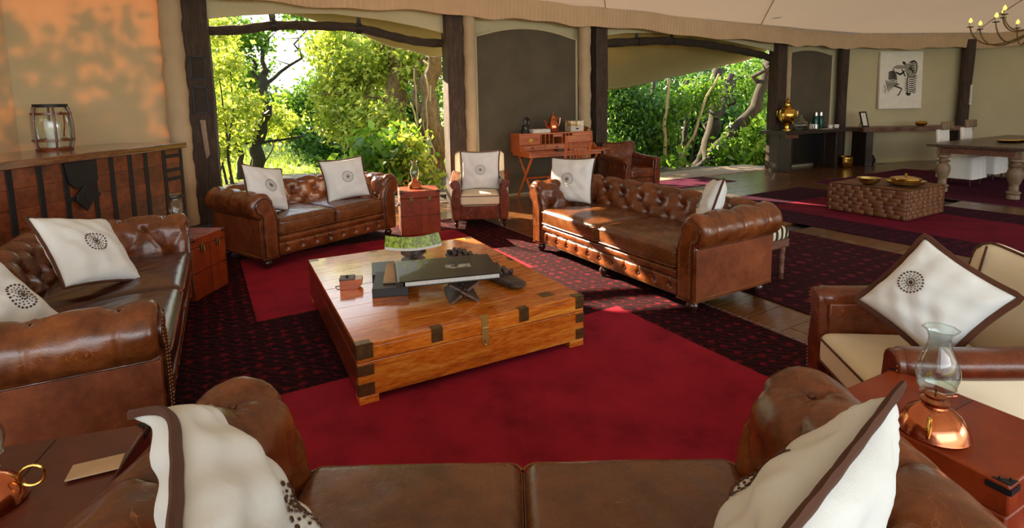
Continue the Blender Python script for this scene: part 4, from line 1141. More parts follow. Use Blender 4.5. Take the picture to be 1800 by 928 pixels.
# ================================================================ pouf and stool
def pouf():
    S, Hh = 0.97, 0.37
    c = uv(7.70, 3.57)
    root = thing('patchwork_pouf', 'square pouf of brick-like brown leather patches under two brass dishes', 'pouf', (c[0], c[1], 0), R(30))
    b = MB(); rounded_block(b, S - 0.02, S - 0.02, Hh - 0.01, 0.04, 10, 0.012, Tr(0, 0, Hh / 2)); b.build('body', M['patch_seam'], root)
    pm = None
    def patch(p, rot, sx_, sy_):
        nonlocal pm
        if pm is None:
            q = MB(); q.add([(-.5, -.5, 0), (.5, -.5, 0), (.5, .5, 0), (-.5, .5, 0), (-.48, -.44, .005), (.48, -.44, .005), (.48, .44, .005), (-.48, .44, .005)], [(4, 5, 6, 7), (0, 1, 5, 4), (1, 2, 6, 5), (2, 3, 7, 6), (3, 0, 4, 7)], False)
            q.v = [(a * (1.02 if c else 1), b * (1.06 if c else 1), c * 0.4) for a, b, c in q.v]
            o = q.build('leather_patch', M['patch'], root); pm = o.data
        else:
            o = bpy.data.objects.new('leather_patch', pm); COL.objects.link(o); o.parent = root
        o.matrix_basis = Matrix.Translation(p) @ rot @ Matrix.Diagonal((sx_, sy_, 1, 1))
    rows = 7; rh = (Hh - 0.02) / rows
    for face_, rot in ((0, 0), (1, 90), (2, 270)):
        for r in range(rows):
            x = -S / 2 + 0.01; k = 0
            while x < S / 2 - 0.03:
                w = rnd.uniform(0.10, 0.17) if k or r % 2 else 0.06
                w = min(w, S / 2 - 0.01 - x)
                if S / 2 - 0.01 - (x + w) < 0.05: w = S / 2 - 0.01 - x
                T = Rz(R(rot)) @ Matrix.Translation((x + w / 2, -S / 2 + 0.008, 0.015 + rh * (r + 0.5))) @ Rx(PI / 2)
                patch(T.to_translation(), T.to_3x3().to_4x4(), w - 0.003, rh - 0.003); x += w; k += 1
    nt = 9
    for r in range(nt):
        x = -S / 2 + 0.02; k = 0
        while x < S / 2 - 0.04:
            w = rnd.uniform(0.14, 0.22) if k or r % 2 else 0.09
            if S / 2 - 0.02 - (x + w) < 0.06: w = S / 2 - 0.02 - x
            patch((x + w / 2, -S / 2 + 0.02 + (S - 0.04) / nt * (r + 0.5), Hh - 0.002 + 0.010 * (1 - (2 * (r + .5) / nt - 1) ** 2)), Matrix.Identity(4), w - 0.003, (S - 0.04) / nt - 0.003); x += w; k += 1
    return c
M['patch'] = wood('pouf_leather', lin(70, 38, 22), lin(112, 68, 38), lin(150, 100, 62), (0.02, 0.02, 0.02), 0.5, 0.0, 0.0)
M['patch_seam'] = plain('pale_patch_seams', lin(150, 108, 72), 0.6)
tn = M['patch'].node_tree
pc = pouf()
def bowl(prof, seg=24): 
    m = MB(); m.lathe(prof, seg, cap=False); return m
M['brass_pale'] = plain('pale_hammered_brass', lin(206, 190, 120), 0.25, 1.0, bump=0.3, nscale=30)
p = uv(7.62, 3.30)
dish = thing('brass_lidded_dish', 'round lidded brass dish on a wide tray on the pouf', 'dish', (p[0], p[1], 0.385))
bowl([(0.0001, 0.004), (0.14, 0.004), (0.20, 0.03), (0.215, 0.065), (0.205, 0.065), (0.19, 0.03), (0.13, 0.014), (0.0001, 0.014)], 28).build('tray', M['brass_pale'], dish)
bowl([(0.0001, 0.02), (0.14, 0.02), (0.155, 0.075), (0.165, 0.08), (0.165, 0.095), (0.15, 0.10), (0.08, 0.115), (0.0001, 0.12)], 28).build('lid', M['brass'], dish)
bowl([(0.0001, 0.115), (0.012, 0.12), (0.008, 0.13), (0.02, 0.14), (0.012, 0.15), (0.0001, 0.152)], 12).build('knob', M['brass'], dish)
hb = MB(); hb.tube([(-0.20, -0.03, 0.06), (-0.25, -0.02, 0.07), (-0.25, 0.02, 0.07), (-0.20, 0.03, 0.06)], 0.009, 6); hb.build('handle', M['brass_pale'], dish)
p = uv(7.36, 3.60)
one('brass_bowl', bowl([(0.0001, 0.0), (0.06, 0.0), (0.11, 0.035), (0.13, 0.085), (0.137, 0.088), (0.12, 0.085), (0.10, 0.035), (0.0001, 0.012)], 24), M['brass_pale'], 'open pale brass bowl beside the lidded dish on the pouf', 'bowl', (p[0], p[1], 0.385))

st = thing('upholstered_stool', 'small carved stool with a black and cream patterned top behind the leather sofa', 'stool', (2.04, 4.40, 0), R(30))
sb = MB(); sb.box(0, 0, 0.315, 0.36, 0.36, 0.07); sb.build('frame', M['slab'], st, bevel=0.004)
t = NT('black_and_cream_weave'); v = t.co('Object', (1, 1, 1), (0, 0, R(45)))
w_ = t.node('ShaderNodeTexWave'); w_.wave_type = 'BANDS'; w_.inputs['Scale'].default_value = 7; w_.inputs['Distortion'].default_value = 3; w_.inputs['Detail'].default_value = 1
t.l.new(v, w_.inputs[0]); t.set(color=t.ramp(w_.outputs['Fac'], [(0.48, lin(28, 32, 36)), (0.52, lin(214, 204, 170))]), rough=0.9); M['zigzag'] = t.m
sc_ = MB(); rounded_block(sc_, 0.37, 0.37, 0.10, 0.04, 12, 0.02, Tr(0, 0, 0.395)); sc_.build('cushion', M['zigzag'], st)
for sx_ in (-1, 1):
    for sy_ in (-1, 1):
        lg = MB(); lg.lathe([(0.02, 0), (0.026, 0.01), (0.022, 0.05), (0.028, 0.06), (0.024, 0.07), (0.026, 0.17), (0.03, 0.19), (0.024, 0.21), (0.03, 0.23), (0.03, 0.29)], 14); lg.build('leg', M['slab'], st, loc=(sx_ * 0.14, sy_ * 0.14, 0))
# ================================================================ coffee table trunk
CT = thing('coffee_table_trunk', 'large low honey-coloured cedar trunk used as coffee table on the red rug', 'coffee table', (-0.786, 2.532, 0), 0.489)
W_, D_, H_ = 1.37, 1.72, 0.322
HL = 0.93                                    # depth of the front lid
b = MB(); b.box(W_ / 2, 0.012, 0.135, W_, 0.024, 0.18); b.build('front_board', M['coffee'], CT, bevel=0.002)
b = MB(); b.box(W_ / 2, 0.013, 0.265, W_, 0.024, 0.072); b.build('front_lid_board', M['coffee'], CT, bevel=0.002)
for x, nm_ in ((0.012, 'side_board'), (W_ - 0.012, 'side_board')):
    b = MB(); b.box(x, D_ / 2, 0.135, 0.0235, D_ - 0.05, 0.18); b.build(nm_, M['coffee_dark'] , CT, bevel=0.002)
    b = MB(); b.box(x, D_ / 2, 0.265, 0.0235, D_ - 0.05, 0.072); b.build(nm_, M['coffee_dark'], CT, bevel=0.002)
b = MB(); b.box(W_ / 2, D_ - 0.012, 0.17, W_, 0.024, 0.25); b.build('rear_board', M['coffee_dark'], CT, bevel=0.002)
for x in (0.05, W_ - 0.05):
    for y in (0.045, D_ - 0.045):
        b = MB(); b.box(x, y, 0.022, 0.10, 0.09, 0.046); b.build('foot', M['coffee'], CT, bevel=0.003)
y0s = [0, 0.17, 0.36, 0.55, 0.74, 0.93]
def board(x0, x1, y0, y1, nm_='top_board'):
    b = MB(); b.box((x0 + x1) / 2, (y0 + y1) / 2, 0.311, x1 - x0 - 0.0012, y1 - y0 - 0.0012, 0.022); return b.build(nm_, M['coffee'], CT, bevel=0.0015)
for i in range(5): board(0, W_, 0.93 * i / 5, 0.93 * (i + 1) / 5)
for i in range(4): board(0, W_, 0.936 + (D_ - 0.936) * i / 4, 0.936 + (D_ - 0.936) * (i + 1) / 4)
def bracket(x, z, w=0.085, h=0.055, wrap=0.05, s=1):
    m = MB(); m.box(x + s * w / 2, -0.0015, z, w, 0.005, h); m.box(x - s * 0.0015, wrap / 2, z, 0.005, wrap, h)
    for a in (0.25, 0.75): m.sphere((x + s * w * a, -0.004, z + h * 0.25), 0.004, 6, 4)
    return m
for x, s in ((0, 1), (W_, -1)):
    for z, hh in ((0.285, 0.078), (0.185, 0.055), (0.085, 0.062)):
        m = bracket(x, z, 0.080 if s > 0 else 0.058, hh, s=s)
        if z > 0.25: m.box(x + s * 0.035, 0.022, 0.3235, 0.072, 0.048, 0.004)
        m.build('brass_bracket', M['brass_old'], CT)
for x in (0.42, 0.95):
    m = MB(); m.box(x, -0.0025, 0.285, 0.062, 0.005, 0.075); m.box(x, 0.018, 0.3235, 0.062, 0.040, 0.004); m.sphere((x - 0.02, -0.005, 0.262), 0.004, 6, 4); m.sphere((x + 0.02, -0.005, 0.262), 0.004, 6, 4); m.build('brass_bracket', M['brass_old'], CT)
hs = MB(); hs.box(0.70, 0.012, 0.3235, 0.055, 0.03, 0.004); hs.box(0.70, -0.003, 0.293, 0.036, 0.006, 0.055)
hs.prism([(0.682, 0.262), (0.718, 0.262), (0.722, 0.235), (0.712, 0.225), (0.724, 0.205), (0.712, 0.175), (0.706, 0.172), (0.706, 0.20), (0.694, 0.20), (0.694, 0.172), (0.688, 0.175), (0.676, 0.205), (0.688, 0.225), (0.678, 0.235)], -0.008, -0.001)
hs.tube([(0.68, -0.008, 0.264), (0.72, -0.008, 0.264)], 0.005, 6); hs.sphere((0.70, -0.010, 0.168), 0.010, 8, 5); hs.tube([(0.70, -0.014, 0.20), (0.70, -0.014, 0.168)], 0.004, 6); hs.build('hasp', M['brass_satin'], CT)
m = MB(); m.box(W_ - 0.19, 0.13, 0.3225, 0.085, 0.075, 0.003); m.build('inlaid_plate', M['steel_old'] if 'steel_old' in M else M['brass_old'], CT)
for x in (0.10, 0.55, 1.22):
    m = MB()
    for s in (-1, 1): m.tube([(x - 0.03, 0.933 + s * 0.006, 0.3235), (x - 0.03, 0.933 + s * 0.035, 0.3235), (x + 0.03, 0.933 + s * 0.035, 0.3235), (x + 0.03, 0.933 + s * 0.006, 0.3235)], 0.0022, 5)
    m.build('hinge', M['brass_old'], CT)
for x, y, w, d in ((0.035, D_ - 0.03, 0.07, 0.05), (W_ - 0.035, D_ - 0.03, 0.07, 0.05), (0.5, D_ - 0.02, 0.06, 0.03), (0.95, D_ - 0.02, 0.06, 0.03), (W_ - 0.02, 0.92, 0.03, 0.10)):
    m = MB(); m.box(x, y, 0.3225, w, d, 0.003); m.build('brass_bracket', M['brass_old'], CT)

TZ = 0.3225
# X-shaped folding book stands
def xstand(name, label, loc, rz, w=0.20, d=0.24, h=0.13, ang=33):
    root = thing(name, label, 'book stand', loc, rz)
    for s in (-1, 1):
        T = Matrix.Translation((0, 0, h * 0.40)) @ Ry(R(s * (90 - ang)) ) 
        m = MB(); L = 0.21
        # leaf of the stand: waisted board crossing its twin
        for (z0, z1, y0, y1) in ((-L / 2, -0.02, -d / 2, d / 2), (0.02, L / 2, -d / 2 * 0.9, d / 2 * 0.9)):
            m.box(0, 0, (z0 + z1) / 2, 0.013, (y1 - y0), abs(z1 - z0), T=Matrix.Translation((0, 0, h * 0.42)) @ Ry(R(s * (90 - ang))))
        for k in (-1, 0, 1):
            m.box(0, k * d * 0.33 + s * d * 0.083, 0, 0.013, d / 6.5, 0.05, T=Matrix.Translation((0, 0, h * 0.42)) @ Ry(R(s * (90 - ang))))
        m.build('crossed_leaf', M['stand'], root, bevel=0.002)
    m = MB(); m.tube([(0, -d / 2, h * 0.42), (0, d / 2, h * 0.42)], 0.008, 8); m.build('pivot', M['stand'], root)
    return root
A1 = R(14)
xstand('folding_book_stand', 'crossed wooden book stand holding up the dark album', (-0.33, 3.22, TZ), A1, d=0.30, h=0.14)
xstand('folding_book_stand', 'crossed wooden book stand under the green magazine', (-0.74, 3.86, TZ), R(12), d=0.26, h=0.17)
al = thing('photo_album', 'dark leather album with a small window in its cover on the crossed stand', 'album', (-0.42, 3.27, TZ + 0.125), A1)
AW, AD = 0.60, 0.42
m = MB(); m.box(0, 0, 0.006, AW, AD, 0.006); m.build('back_cover', M['album'], al, bevel=0.002)
m = MB(); m.box(0.012, 0, 0.022, AW - 0.04, AD - 0.02, 0.026); m.build('pages', M['page'], al)
m = MB()
for (x, y, sx_, sy_) in ((-AW / 2 + 0.19, 0, 0.38, AD), (AW / 2 - 0.12, 0, 0.24, AD), (0.12 - 0.03, AD / 2 - 0.09, 0.18, 0.18), (0.12 - 0.03, -AD / 2 + 0.09, 0.18, 0.18)):
    pass
wx0, wx1, wy0, wy1 = -0.01, 0.15, -0.045, 0.055
m.box((-AW / 2 + wx0) / 2, 0, 0.039, wx0 + AW / 2, AD, 0.008); m.box((wx1 + AW / 2) / 2, 0, 0.039, AW / 2 - wx1, AD, 0.008)
m.box((wx0 + wx1) / 2, (wy1 + AD / 2) / 2, 0.039, wx1 - wx0, AD / 2 - wy1, 0.008); m.box((wx0 + wx1) / 2, (-AD / 2 + wy0) / 2, 0.039, wx1 - wx0, wy0 + AD / 2, 0.008)
m.build('front_cover', M['album'], al)
m = MB(); m.tube([(-AW / 2, -AD / 2, 0.0225), (-AW / 2, AD / 2, 0.0225)], 0.0215, 10); m.build('spine', M['album'], al)
t = NT('window_photo'); v = t.co('Object'); t.set(color=t.ramp(t.noise(v, 22, 3), [(0.42, lin(60, 56, 44)), (0.5, lin(150, 150, 140)), (0.6, lin(190, 190, 184))]), rough=0.3); M['photo'] = t.m
m = MB(); m.box((wx0 + wx1) / 2, (wy0 + wy1) / 2, 0.0365, wx1 - wx0, wy1 - wy0, 0.002); m.build('window_picture', M['photo'], al)
# green magazine, open flat and drooping
t = NT('green_bamboo_cover'); v = t.co('Object', (30, 5, 1), (0, 0, 0.9))
t.set(color=t.ramp(t.noise(v, 1.0, 3, 0.5, 1.5), [(0.3, lin(38, 62, 20)), (0.46, lin(96, 120, 60)), (0.52, lin(136, 190, 40)), (0.7, lin(176, 214, 84))]), rough=0.25, coat=0.4); M['magazine'] = t.m
mg = thing('green_magazine', 'glossy magazine with green stems on its cover lying on a crossed stand', 'magazine', (-0.74, 3.86, TZ + 0.165), R(12))
def droop(x): return -0.09 * x * x
for z0, z1, mat_, nm_, q in ((0.0, 0.018, 'page', 'pages', 0.99), (0.0185, 0.021, 'magazine', 'cover', 1.0)):
    m = MB()
    for k, zz in ((0, z0), (1, z1)):
        m.grid(lambda u, v, zz=zz, q=q: ((u - 0.5) * 0.40 * q, (v - 0.5) * 0.33 * q, zz + 0.10 * (u - 0.5) ** 2 - 0.01), 14, 2)
    n1 = len(m.v) // 2
    for j in range(14):
        a = j * 3; m.f += [(a, a + 3, a + 3 + n1, a + n1), (a + 2, a + 2 + n1, a + 5 + n1, a + 5)]; m.sm += [False, False]; m.mi += [0, 0]
    m.f += [(0, n1, n1 + 1, 1), (1, n1 + 1, n1 + 2, 2)]; m.sm += [False] * 2; m.mi += [0] * 2
    e = 14 * 3; m.f += [(e, e + 1, e + 1 + n1, e + n1), (e + 1, e + 2, e + 2 + n1, e + 1 + n1)]; m.sm += [False] * 2; m.mi += [0] * 2
    m.build(nm_, M[mat_], mg)
def book(name, label, loc, rz, w, d, h, cover, cat='book'):
    root = thing(name, label, cat, loc, rz)
    m = MB(); m.box(0, 0, 0.003, w, d, 0.005); m.box(0, 0, h - 0.003, w, d, 0.005); m.box(-w / 2 + 0.003, 0, h / 2, 0.006, d, h); m.build('cover', M[cover], root, bevel=0.0015)
    m = MB(); m.box(0.003, 0, h / 2, w - 0.012, d - 0.012, h - 0.012); m.build('pages', M['page'], root)
    return root
book('hardback_book', 'thick dark book under the pale brochure beside the album', (-0.80, 3.39, TZ), R(100), 0.36, 0.22, 0.055, 'book_dark')
book('hardback_book', 'black book lying flat behind the thick one at the green stand', (-0.915, 3.66, TZ), R(105), 0.30, 0.16, 0.05, 'black')
br = book('thin_book', 'tan brochure with a small printed picture topping the thick dark book', (-0.76, 3.52, TZ + 0.0565), R(100), 0.42, 0.22, 0.014, 'book_tan', 'brochure')
m = MB(); m.box(0.10, -0.02, 0.0148, 0.05, 0.07, 0.001); m.build('printed_picture', M['photo'], br)
# small wooden box with a sliding lid
bx = thing('small_wooden_box', 'little wooden box with a sliding lid and dark knob on the coffee table', 'box', (-1.07, 3.40, TZ), R(12))
m = MB(); m.prism([(-0.065, 0), (0.045, 0), (0.075, 0.028), (0.075, 0.062), (-0.065, 0.062)], -0.045, 0.045); m.build('body', M['desk'], bx, bevel=0.002)
m = MB(); m.box(-0.02, 0, 0.067, 0.095, 0.094, 0.010); m.build('lid', M['book_dark'] if False else M['stand'], bx, bevel=0.002)
m = MB(); m.box(0.052, 0, 0.0625, 0.04, 0.06, 0.002); m.build('inside', M['paper'], bx)
m = MB(); m.sphere((-0.02, -0.005, 0.077), 0.009, 8, 6); m.build('knob', M['black'], bx)
# carved wooden board with knobbed chain
cvd = thing('carved_wood_piece', 'long carved black wood piece with rows of knobs and a smooth tongue end', 'carving', (-0.21, 3.66, TZ), R(-56))
# local x from knob end (far) to tongue end (near)
m = MB()
def tongue(u, v):
    a = v * 2 * PI; x = -0.48 + 0.94 * u; w = 0.08 * (1 - 0.25 * (2 * u - 1) ** 2); q = 1.0 if u < 0.94 else math.sqrt(max(0, 1 - ((u - 0.94) / 0.06) ** 2)) * 0.6 + 0.4
    return (x, w * q * math.cos(a), 0.028 + 0.028 * q * max(-0.98, math.sin(a)))
m.grid(tongue, 30, 16, True, caps=True); m.build('board', M['carved'], cvd)
knob = None
for i in range(16):
    for j in (-1, 0, 1):
        x = -0.43 + i * 0.046; y = j * 0.042 + (0.012 if i % 2 else -0.006)
        if knob is None:
            k_ = MB(); rounded_block(k_, 0.034, 0.030, 0.036, 0.010, 6); ko = k_.build('knob', M['carved'], cvd); knob = ko.data
        else: ko = bpy.data.objects.new('knob', knob); COL.objects.link(ko); ko.parent = cvd
        ko.location = (x, y, 0.062 + (0.008 if j == 0 else 0)); ko.rotation_euler = (rnd.uniform(-.3, .3), rnd.uniform(-.3, .3), rnd.uniform(0, 3))

# ================================================================ leather chests (side tables) and oil lamps
def chest(name, label, loc, rz, w=0.44, d=0.40, h=0.52, mat='chest_leather', latches=True, front='-y'):
    root = thing(name, label, 'side table', loc, rz)
    lid = h * 0.16
    m = MB(); m.box(0, 0, (h - lid - 0.004) / 2 + 0.004, w, d, h - lid - 0.008); bo = m.build('body', M[mat], root, bevel=0.006)
    m = MB(); m.box(0, 0, h - lid / 2, w + 0.004, d + 0.004, lid - 0.002); lo = m.build('lid', M[mat], root, bevel=0.006)
    # stitched seams
    m = MB()
    for s in (-1, 1):
        m.box(0, s * (d / 2 + 0.0012), h * 0.45, w - 0.01, 0.0016, 0.004); m.box(0, s * (d / 2 + 0.0012), h * 0.42, 0.003, 0.0016, h * 0.8)
        m.box(s * (w / 2 + 0.0012), 0, h * 0.45, 0.0016, d - 0.01, 0.004); m.box(s * (w / 2 + 0.0012), 0, h * 0.42, 0.0016, 0.003, h * 0.8)
    m.build('stitched_seams', M['leather_dark'], bo)
    m = MB(); m.box(0, 0, h + 0.0006, 0.003, d - 0.02, 0.001); m.build('lid_seam', M['leather_dark'], lo)
    for sx_ in (-1, 1):
        for sy_ in (-1, 1):
            for zz, hh in ((h - 0.02, 0.04), (h * 0.45, 0.02)):
                m = MB(); m.box(sx_ * (w / 2 - 0.022), sy_ * (d / 2 + 0.003), zz, 0.048, 0.004, hh * 0.4); m.box(sx_ * (w / 2 + 0.003), sy_ * (d / 2 - 0.022), zz, 0.004, 0.048, hh * 0.4)
                if zz > h * 0.6:
                    m.add([(sx_ * (w / 2 + 0.004), sy_ * (d / 2 + 0.004), h + 0.002), (sx_ * (w / 2 - 0.035), sy_ * (d / 2 + 0.004), h + 0.002), (sx_ * (w / 2 + 0.004), sy_ * (d / 2 - 0.035), h + 0.002),
                           (sx_ * (w / 2 + 0.004), sy_ * (d / 2 + 0.004), h), (sx_ * (w / 2 - 0.035), sy_ * (d / 2 + 0.004), h), (sx_ * (w / 2 + 0.004), sy_ * (d / 2 - 0.035), h)], [(0, 1, 2), (5, 4, 3), (0, 3, 4, 1), (1, 4, 5, 2), (2, 5, 3, 0)], False)
                    m.sphere((sx_ * (w / 2 - 0.006), sy_ * (d / 2 - 0.022), h + 0.003), 0.004, 6, 4); m.sphere((sx_ * (w / 2 - 0.022), sy_ * (d / 2 - 0.006), h + 0.003), 0.004, 6, 4)
                m.build('corner_bracket', M['iron'], root)
    if latches:
        for sx_ in (-0.23, 0.23):
            m = MB(); x = sx_ * w; y = -d / 2 - 0.004
            m.box(x, y, h - lid - 0.008, 0.042, 0.006, 0.055); m.tube([(x - 0.012, y - 0.006, h - lid + 0.01), (x - 0.016, y - 0.010, h - lid - 0.03), (x, y - 0.012, h - lid - 0.045), (x + 0.016, y - 0.010, h - lid - 0.03), (x + 0.012, y - 0.006, h - lid + 0.01)], 0.0045, 6)
            m.sphere((x, y - 0.006, h - lid + 0.016), 0.008, 8, 5); m.build('latch', M['brass_old'], root)
    for s in (-1, 1):
        m = MB(); x = s * (w / 2 + 0.012)
        m.tube([(x - s * 0.01, -0.06, h * 0.66), (x + s * 0.006, -0.045, h * 0.655), (x + s * 0.014, 0, h * 0.64), (x + s * 0.006, 0.045, h * 0.655), (x - s * 0.01, 0.06, h * 0.66)], [0.010, 0.009, 0.011, 0.009, 0.010], 8)
        m.build('handle', M['leather_dark'], root)
    return root
def oil_lamp(label, loc, rz=0, s=1.0, ring=True):
    root = thing('oil_lamp', label, 'oil lamp', loc, rz)
    m = MB(); S = lambda pr: [(a * s, b * s) for a, b in pr]
    m.lathe(S([(0.088, 0.0), (0.092, 0.006), (0.090, 0.012), (0.084, 0.035), (0.066, 0.062), (0.044, 0.078), (0.034, 0.084), (0.032, 0.092)]), 32); m.build('font', M['copper'], root)
    m = MB(); m.lathe(S([(0.030, 0.088), (0.036, 0.092), (0.038, 0.102), (0.032, 0.106), (0.026, 0.110), (0.026, 0.118), (0.012, 0.122)]), 20); m.tube([(0.02 * s, -0.02 * s, 0.11 * s), (0.045 * s, -0.045 * s, 0.112 * s)], 0.003 * s, 6); m.build('burner', M['copper'], root)
    m = MB(); m.box(0, 0, 0.128 * s, 0.014 * s, 0.004 * s, 0.02 * s); m.build('wick', M['black'], root)
    pr = S([(0.040, 0.098), (0.040, 0.135), (0.046, 0.143), (0.047, 0.15), (0.056, 0.185), (0.055, 0.205), (0.044, 0.24), (0.030, 0.275), (0.028, 0.295), (0.033, 0.315), (0.043, 0.325)])
    m = MB(); seg = 32; v = []; f = []
    for i, (r_, z) in enumerate(pr):
        for k in range(seg):
            a = 2 * PI * k / seg; cr = (1 + 0.05 * math.sin(a * 8)) if i >= len(pr) - 2 else 1; v.append((r_ * cr * math.cos(a), r_ * cr * math.sin(a), z))
    for i in range(len(pr) - 1):
        for k in range(seg):
            a, b = i * seg + k, i * seg + (k + 1) % seg; f.append((a, b, b + seg, a + seg))
    m.add(v, f); ch = m.build('glass_chimney', M['glass_green'], root, sharp=0)
    m = MB(); m.tube([(pr[-1][0] * math.cos(2 * PI * k / 32) * (1 + 0.05 * math.sin(2 * PI * k / 32 * 8)), pr[-1][0] * math.sin(2 * PI * k / 32) * (1 + 0.05 * math.sin(2 * PI * k / 32 * 8)), pr[-1][1]) for k in range(32)], 0.0022 * s, 5, closed=True); m.build('glass_rim', M['glass_green'], ch); m = MB()
    m.tube([(0.047 * s * math.cos(2 * PI * k / 24), 0.047 * s * math.sin(2 * PI * k / 24), 0.146 * s) for k in range(24)], 0.002 * s, 5, closed=True); m.build('glass_ring', M['glass_green'], ch)
    if ring:
        m = MB(); m.tube([(-0.088 * s + 0.03 * s * -math.cos(2 * PI * k / 18) - 0.02 * s, 0, 0.062 * s + 0.03 * s * math.sin(2 * PI * k / 18)) for k in range(18)], 0.004 * s, 6, closed=True); m.build('ring_handle', M['brass'], root)
    return root
chest('leather_chest', 'leather chest table standing between the small sofa and the cream chair, lamp on top', (-1.12, 6.30, 0), R(16), 0.45, 0.42, 0.52)
oil_lamp('oil lamp with tall glass chimney on the chest below the trees', (-1.16, 6.33, 0.521), 0, 1.0)
# chest beyond the far arm of the left sofa: near corner at (-2.44,4.46)
chest('leather_chest', 'orange leather chest table in the gap between the trunk sofa and the small sofa', (-2.67, 4.27, 0), R(86), 0.43, 0.40, 0.50)
oil_lamp('oil lamp whose glass top shows above the arm of the trunk sofa', (-2.78, 4.36, 0.501), 0, 0.95)
chest('leather_chest', 'red leather chest table beside the nearest sofa carrying the bright copper lamp', (1.27, 1.50, 0), R(-63), 0.46, 0.38, 0.55, 'chest_leather')
oil_lamp('big copper oil lamp with clear flared chimney right behind the nearest sofa arm', (1.185, 1.425, 0.551), R(45), 0.94)
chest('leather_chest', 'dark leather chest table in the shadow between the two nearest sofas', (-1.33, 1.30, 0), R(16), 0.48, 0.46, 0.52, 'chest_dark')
oil_lamp('copper lamp base cut off by the picture edge on the dark chest', (-1.335, 1.24, 0.521), R(200), 0.9)
m = MB(); m.prism([(-0.06, -0.035), (0.06, -0.035), (0.06, 0.035), (-0.06, 0.035)], 0, 0.004, T=Rx(-PI / 2) @ Matrix.Scale(-1, 4, (0, 1, 0)))
one('paper_card', m, M['book_tan'], 'plain buff card lying on the dark chest', 'card', (-1.16, 1.37, 0.526), R(24), bevel=0.001)

# ================================================================ iron-strapped trunk
TH = R(3)
TK = thing('iron_strapped_trunk', 'tall antique wooden trunk with black iron straps and a heart-shaped lock plate', 'trunk', (-3.86, 6.25, 0), -PI / 2 - TH)
# local x runs toward the viewer along the front, local y = toward room is -? (front face looks +x world)
TL, TD, THT = 3.0, 0.95, 1.12
sgn = -1      # body lies on local -y? resolved by construction below
def tbox(x0, x1, y0, y1, z0, z1): m = MB(); m.box((x0 + x1) / 2, (y0 + y1) / 2, (z0 + z1) / 2, x1 - x0, y1 - y0, z1 - z0); return m
# front plane at local y = 0, body behind at y<0
nb = 6
for i in range(nb):
    z0 = 0.06 + (THT - 0.12) * i / nb; z1 = 0.06 + (THT - 0.12) * (i + 1) / nb
    tbox(0.02, TL, -0.035, 0, z0 + 0.001, z1 - 0.001).build('front_plank', M['trunk'], TK, bevel=0.002)
tbox(0.0, TL, -TD + 0.03, -0.036, 0.05, THT - 0.065).build('body', M['trunk'], TK)
for i in range(8):
    x0 = -0.05 + (TL + 0.05) * i / 8; x1 = -0.05 + (TL + 0.05) * (i + 1) / 8
    tbox(x0 + 0.001, x1 - 0.001, -TD - 0.0, 0.0, THT - 0.035, THT).build('lid_board', M['trunk_top'], TK, bevel=0.002)
tbox(-0.06, TL, 0.0, 0.035, THT - 0.065, THT + 0.002).build('lid_moulding', M['trunk_top'], TK, bevel=0.008)
xs = [0.30, 0.58, 0.80, 1.04, 1.255, 1.56, 1.80, 2.06, 2.34]
for x in xs:
    tbox(x - 0.025, x + 0.025, 0.0, 0.008, 0.05, THT - 0.07).build('iron_strap', M['iron'], TK, bevel=0.002)
tbox(0.0, 0.04, 0.0, 0.008, 0.05, THT - 0.07).build('iron_strap', M['iron'], TK, bevel=0.002)
for z in (0.98, 0.82, 0.72, 0.5, 0.3):
    tbox(0.02, 0.27, 0.001, 0.009, z - 0.02, z + 0.02).build('iron_strap', M['iron'], TK, bevel=0.002)
m = MB(); hx = 1.40
m.prism([(hx - 0.17, THT - 0.07), (hx + 0.17, THT - 0.07), (hx + 0.15, THT - 0.24), (hx + 0.09, THT - 0.31), (hx - 0.10, THT - 0.33), (hx - 0.17, THT - 0.25)], 0.010, 0.022); m.build('hasp_plate', M['iron'], TK, bevel=0.003)
m = MB(); m.prism([(hx + 0.02, THT - 0.30), (hx + 0.10, THT - 0.37), (hx + 0.10, THT - 0.42), (hx, THT - 0.53), (hx - 0.10, THT - 0.42), (hx - 0.10, THT - 0.37), (hx - 0.02, THT - 0.30)], 0.022, 0.036)
m.box(hx, 0.014, THT - 0.40, 0.36, 0.012, 0.04); m.build('lock_plate', M['iron'], TK, bevel=0.003)
m = MB(); m.box(hx, 0.037, THT - 0.40, 0.018, 0.003, 0.05); m.build('keyhole', M['black'], TK)
# large strapped glass lantern on the trunk
LT = thing('glass_lantern', 'tall glass candle lantern caged in red-brown leather straps on the trunk', 'lantern', (-4.55, 5.34, THT))
s = 0.92
LT.scale = (0.84, 0.84, 0.86)
m = MB(); m.lathe([(0.17 * s, 0.03), (0.205 * s, 0.10), (0.21 * s, 0.30), (0.19 * s, 0.44), (0.165 * s, 0.50)], 28, cap=False); m.build('glass_cylinder', M['glass'], LT, sharp=0)
m = MB(); m.lathe([(0.158 * s, 0.495), (0.178 * s, 0.495), (0.178 * s, 0.53), (0.158 * s, 0.53)], 28, cap=False); m.build('metal_rim', M['iron'], LT)
m = MB(); m.lathe([(0.07 * s, 0.03), (0.07 * s, 0.33), (0.0001, 0.335)], 18); m.build('candle', M['paper'], LT)
m = MB(); m.lathe([(0.19 * s, 0.0), (0.195 * s, 0.022), (0.18 * s, 0.035), (0.0001, 0.035)], 28); m.build('bead_base', M['strap_red'] if 'strap_red' in M else M['leather_red'], LT)
for z, rr in ((0.12, 0.212), (0.42, 0.203)):
    m = MB(); m.lathe([(rr * s, z - 0.014), ((rr + 0.007) * s, z - 0.012), ((rr + 0.007) * s, z + 0.012), (rr * s, z + 0.014)], 28, cap=False); m.build('leather_strap', M['leather_red'], LT)
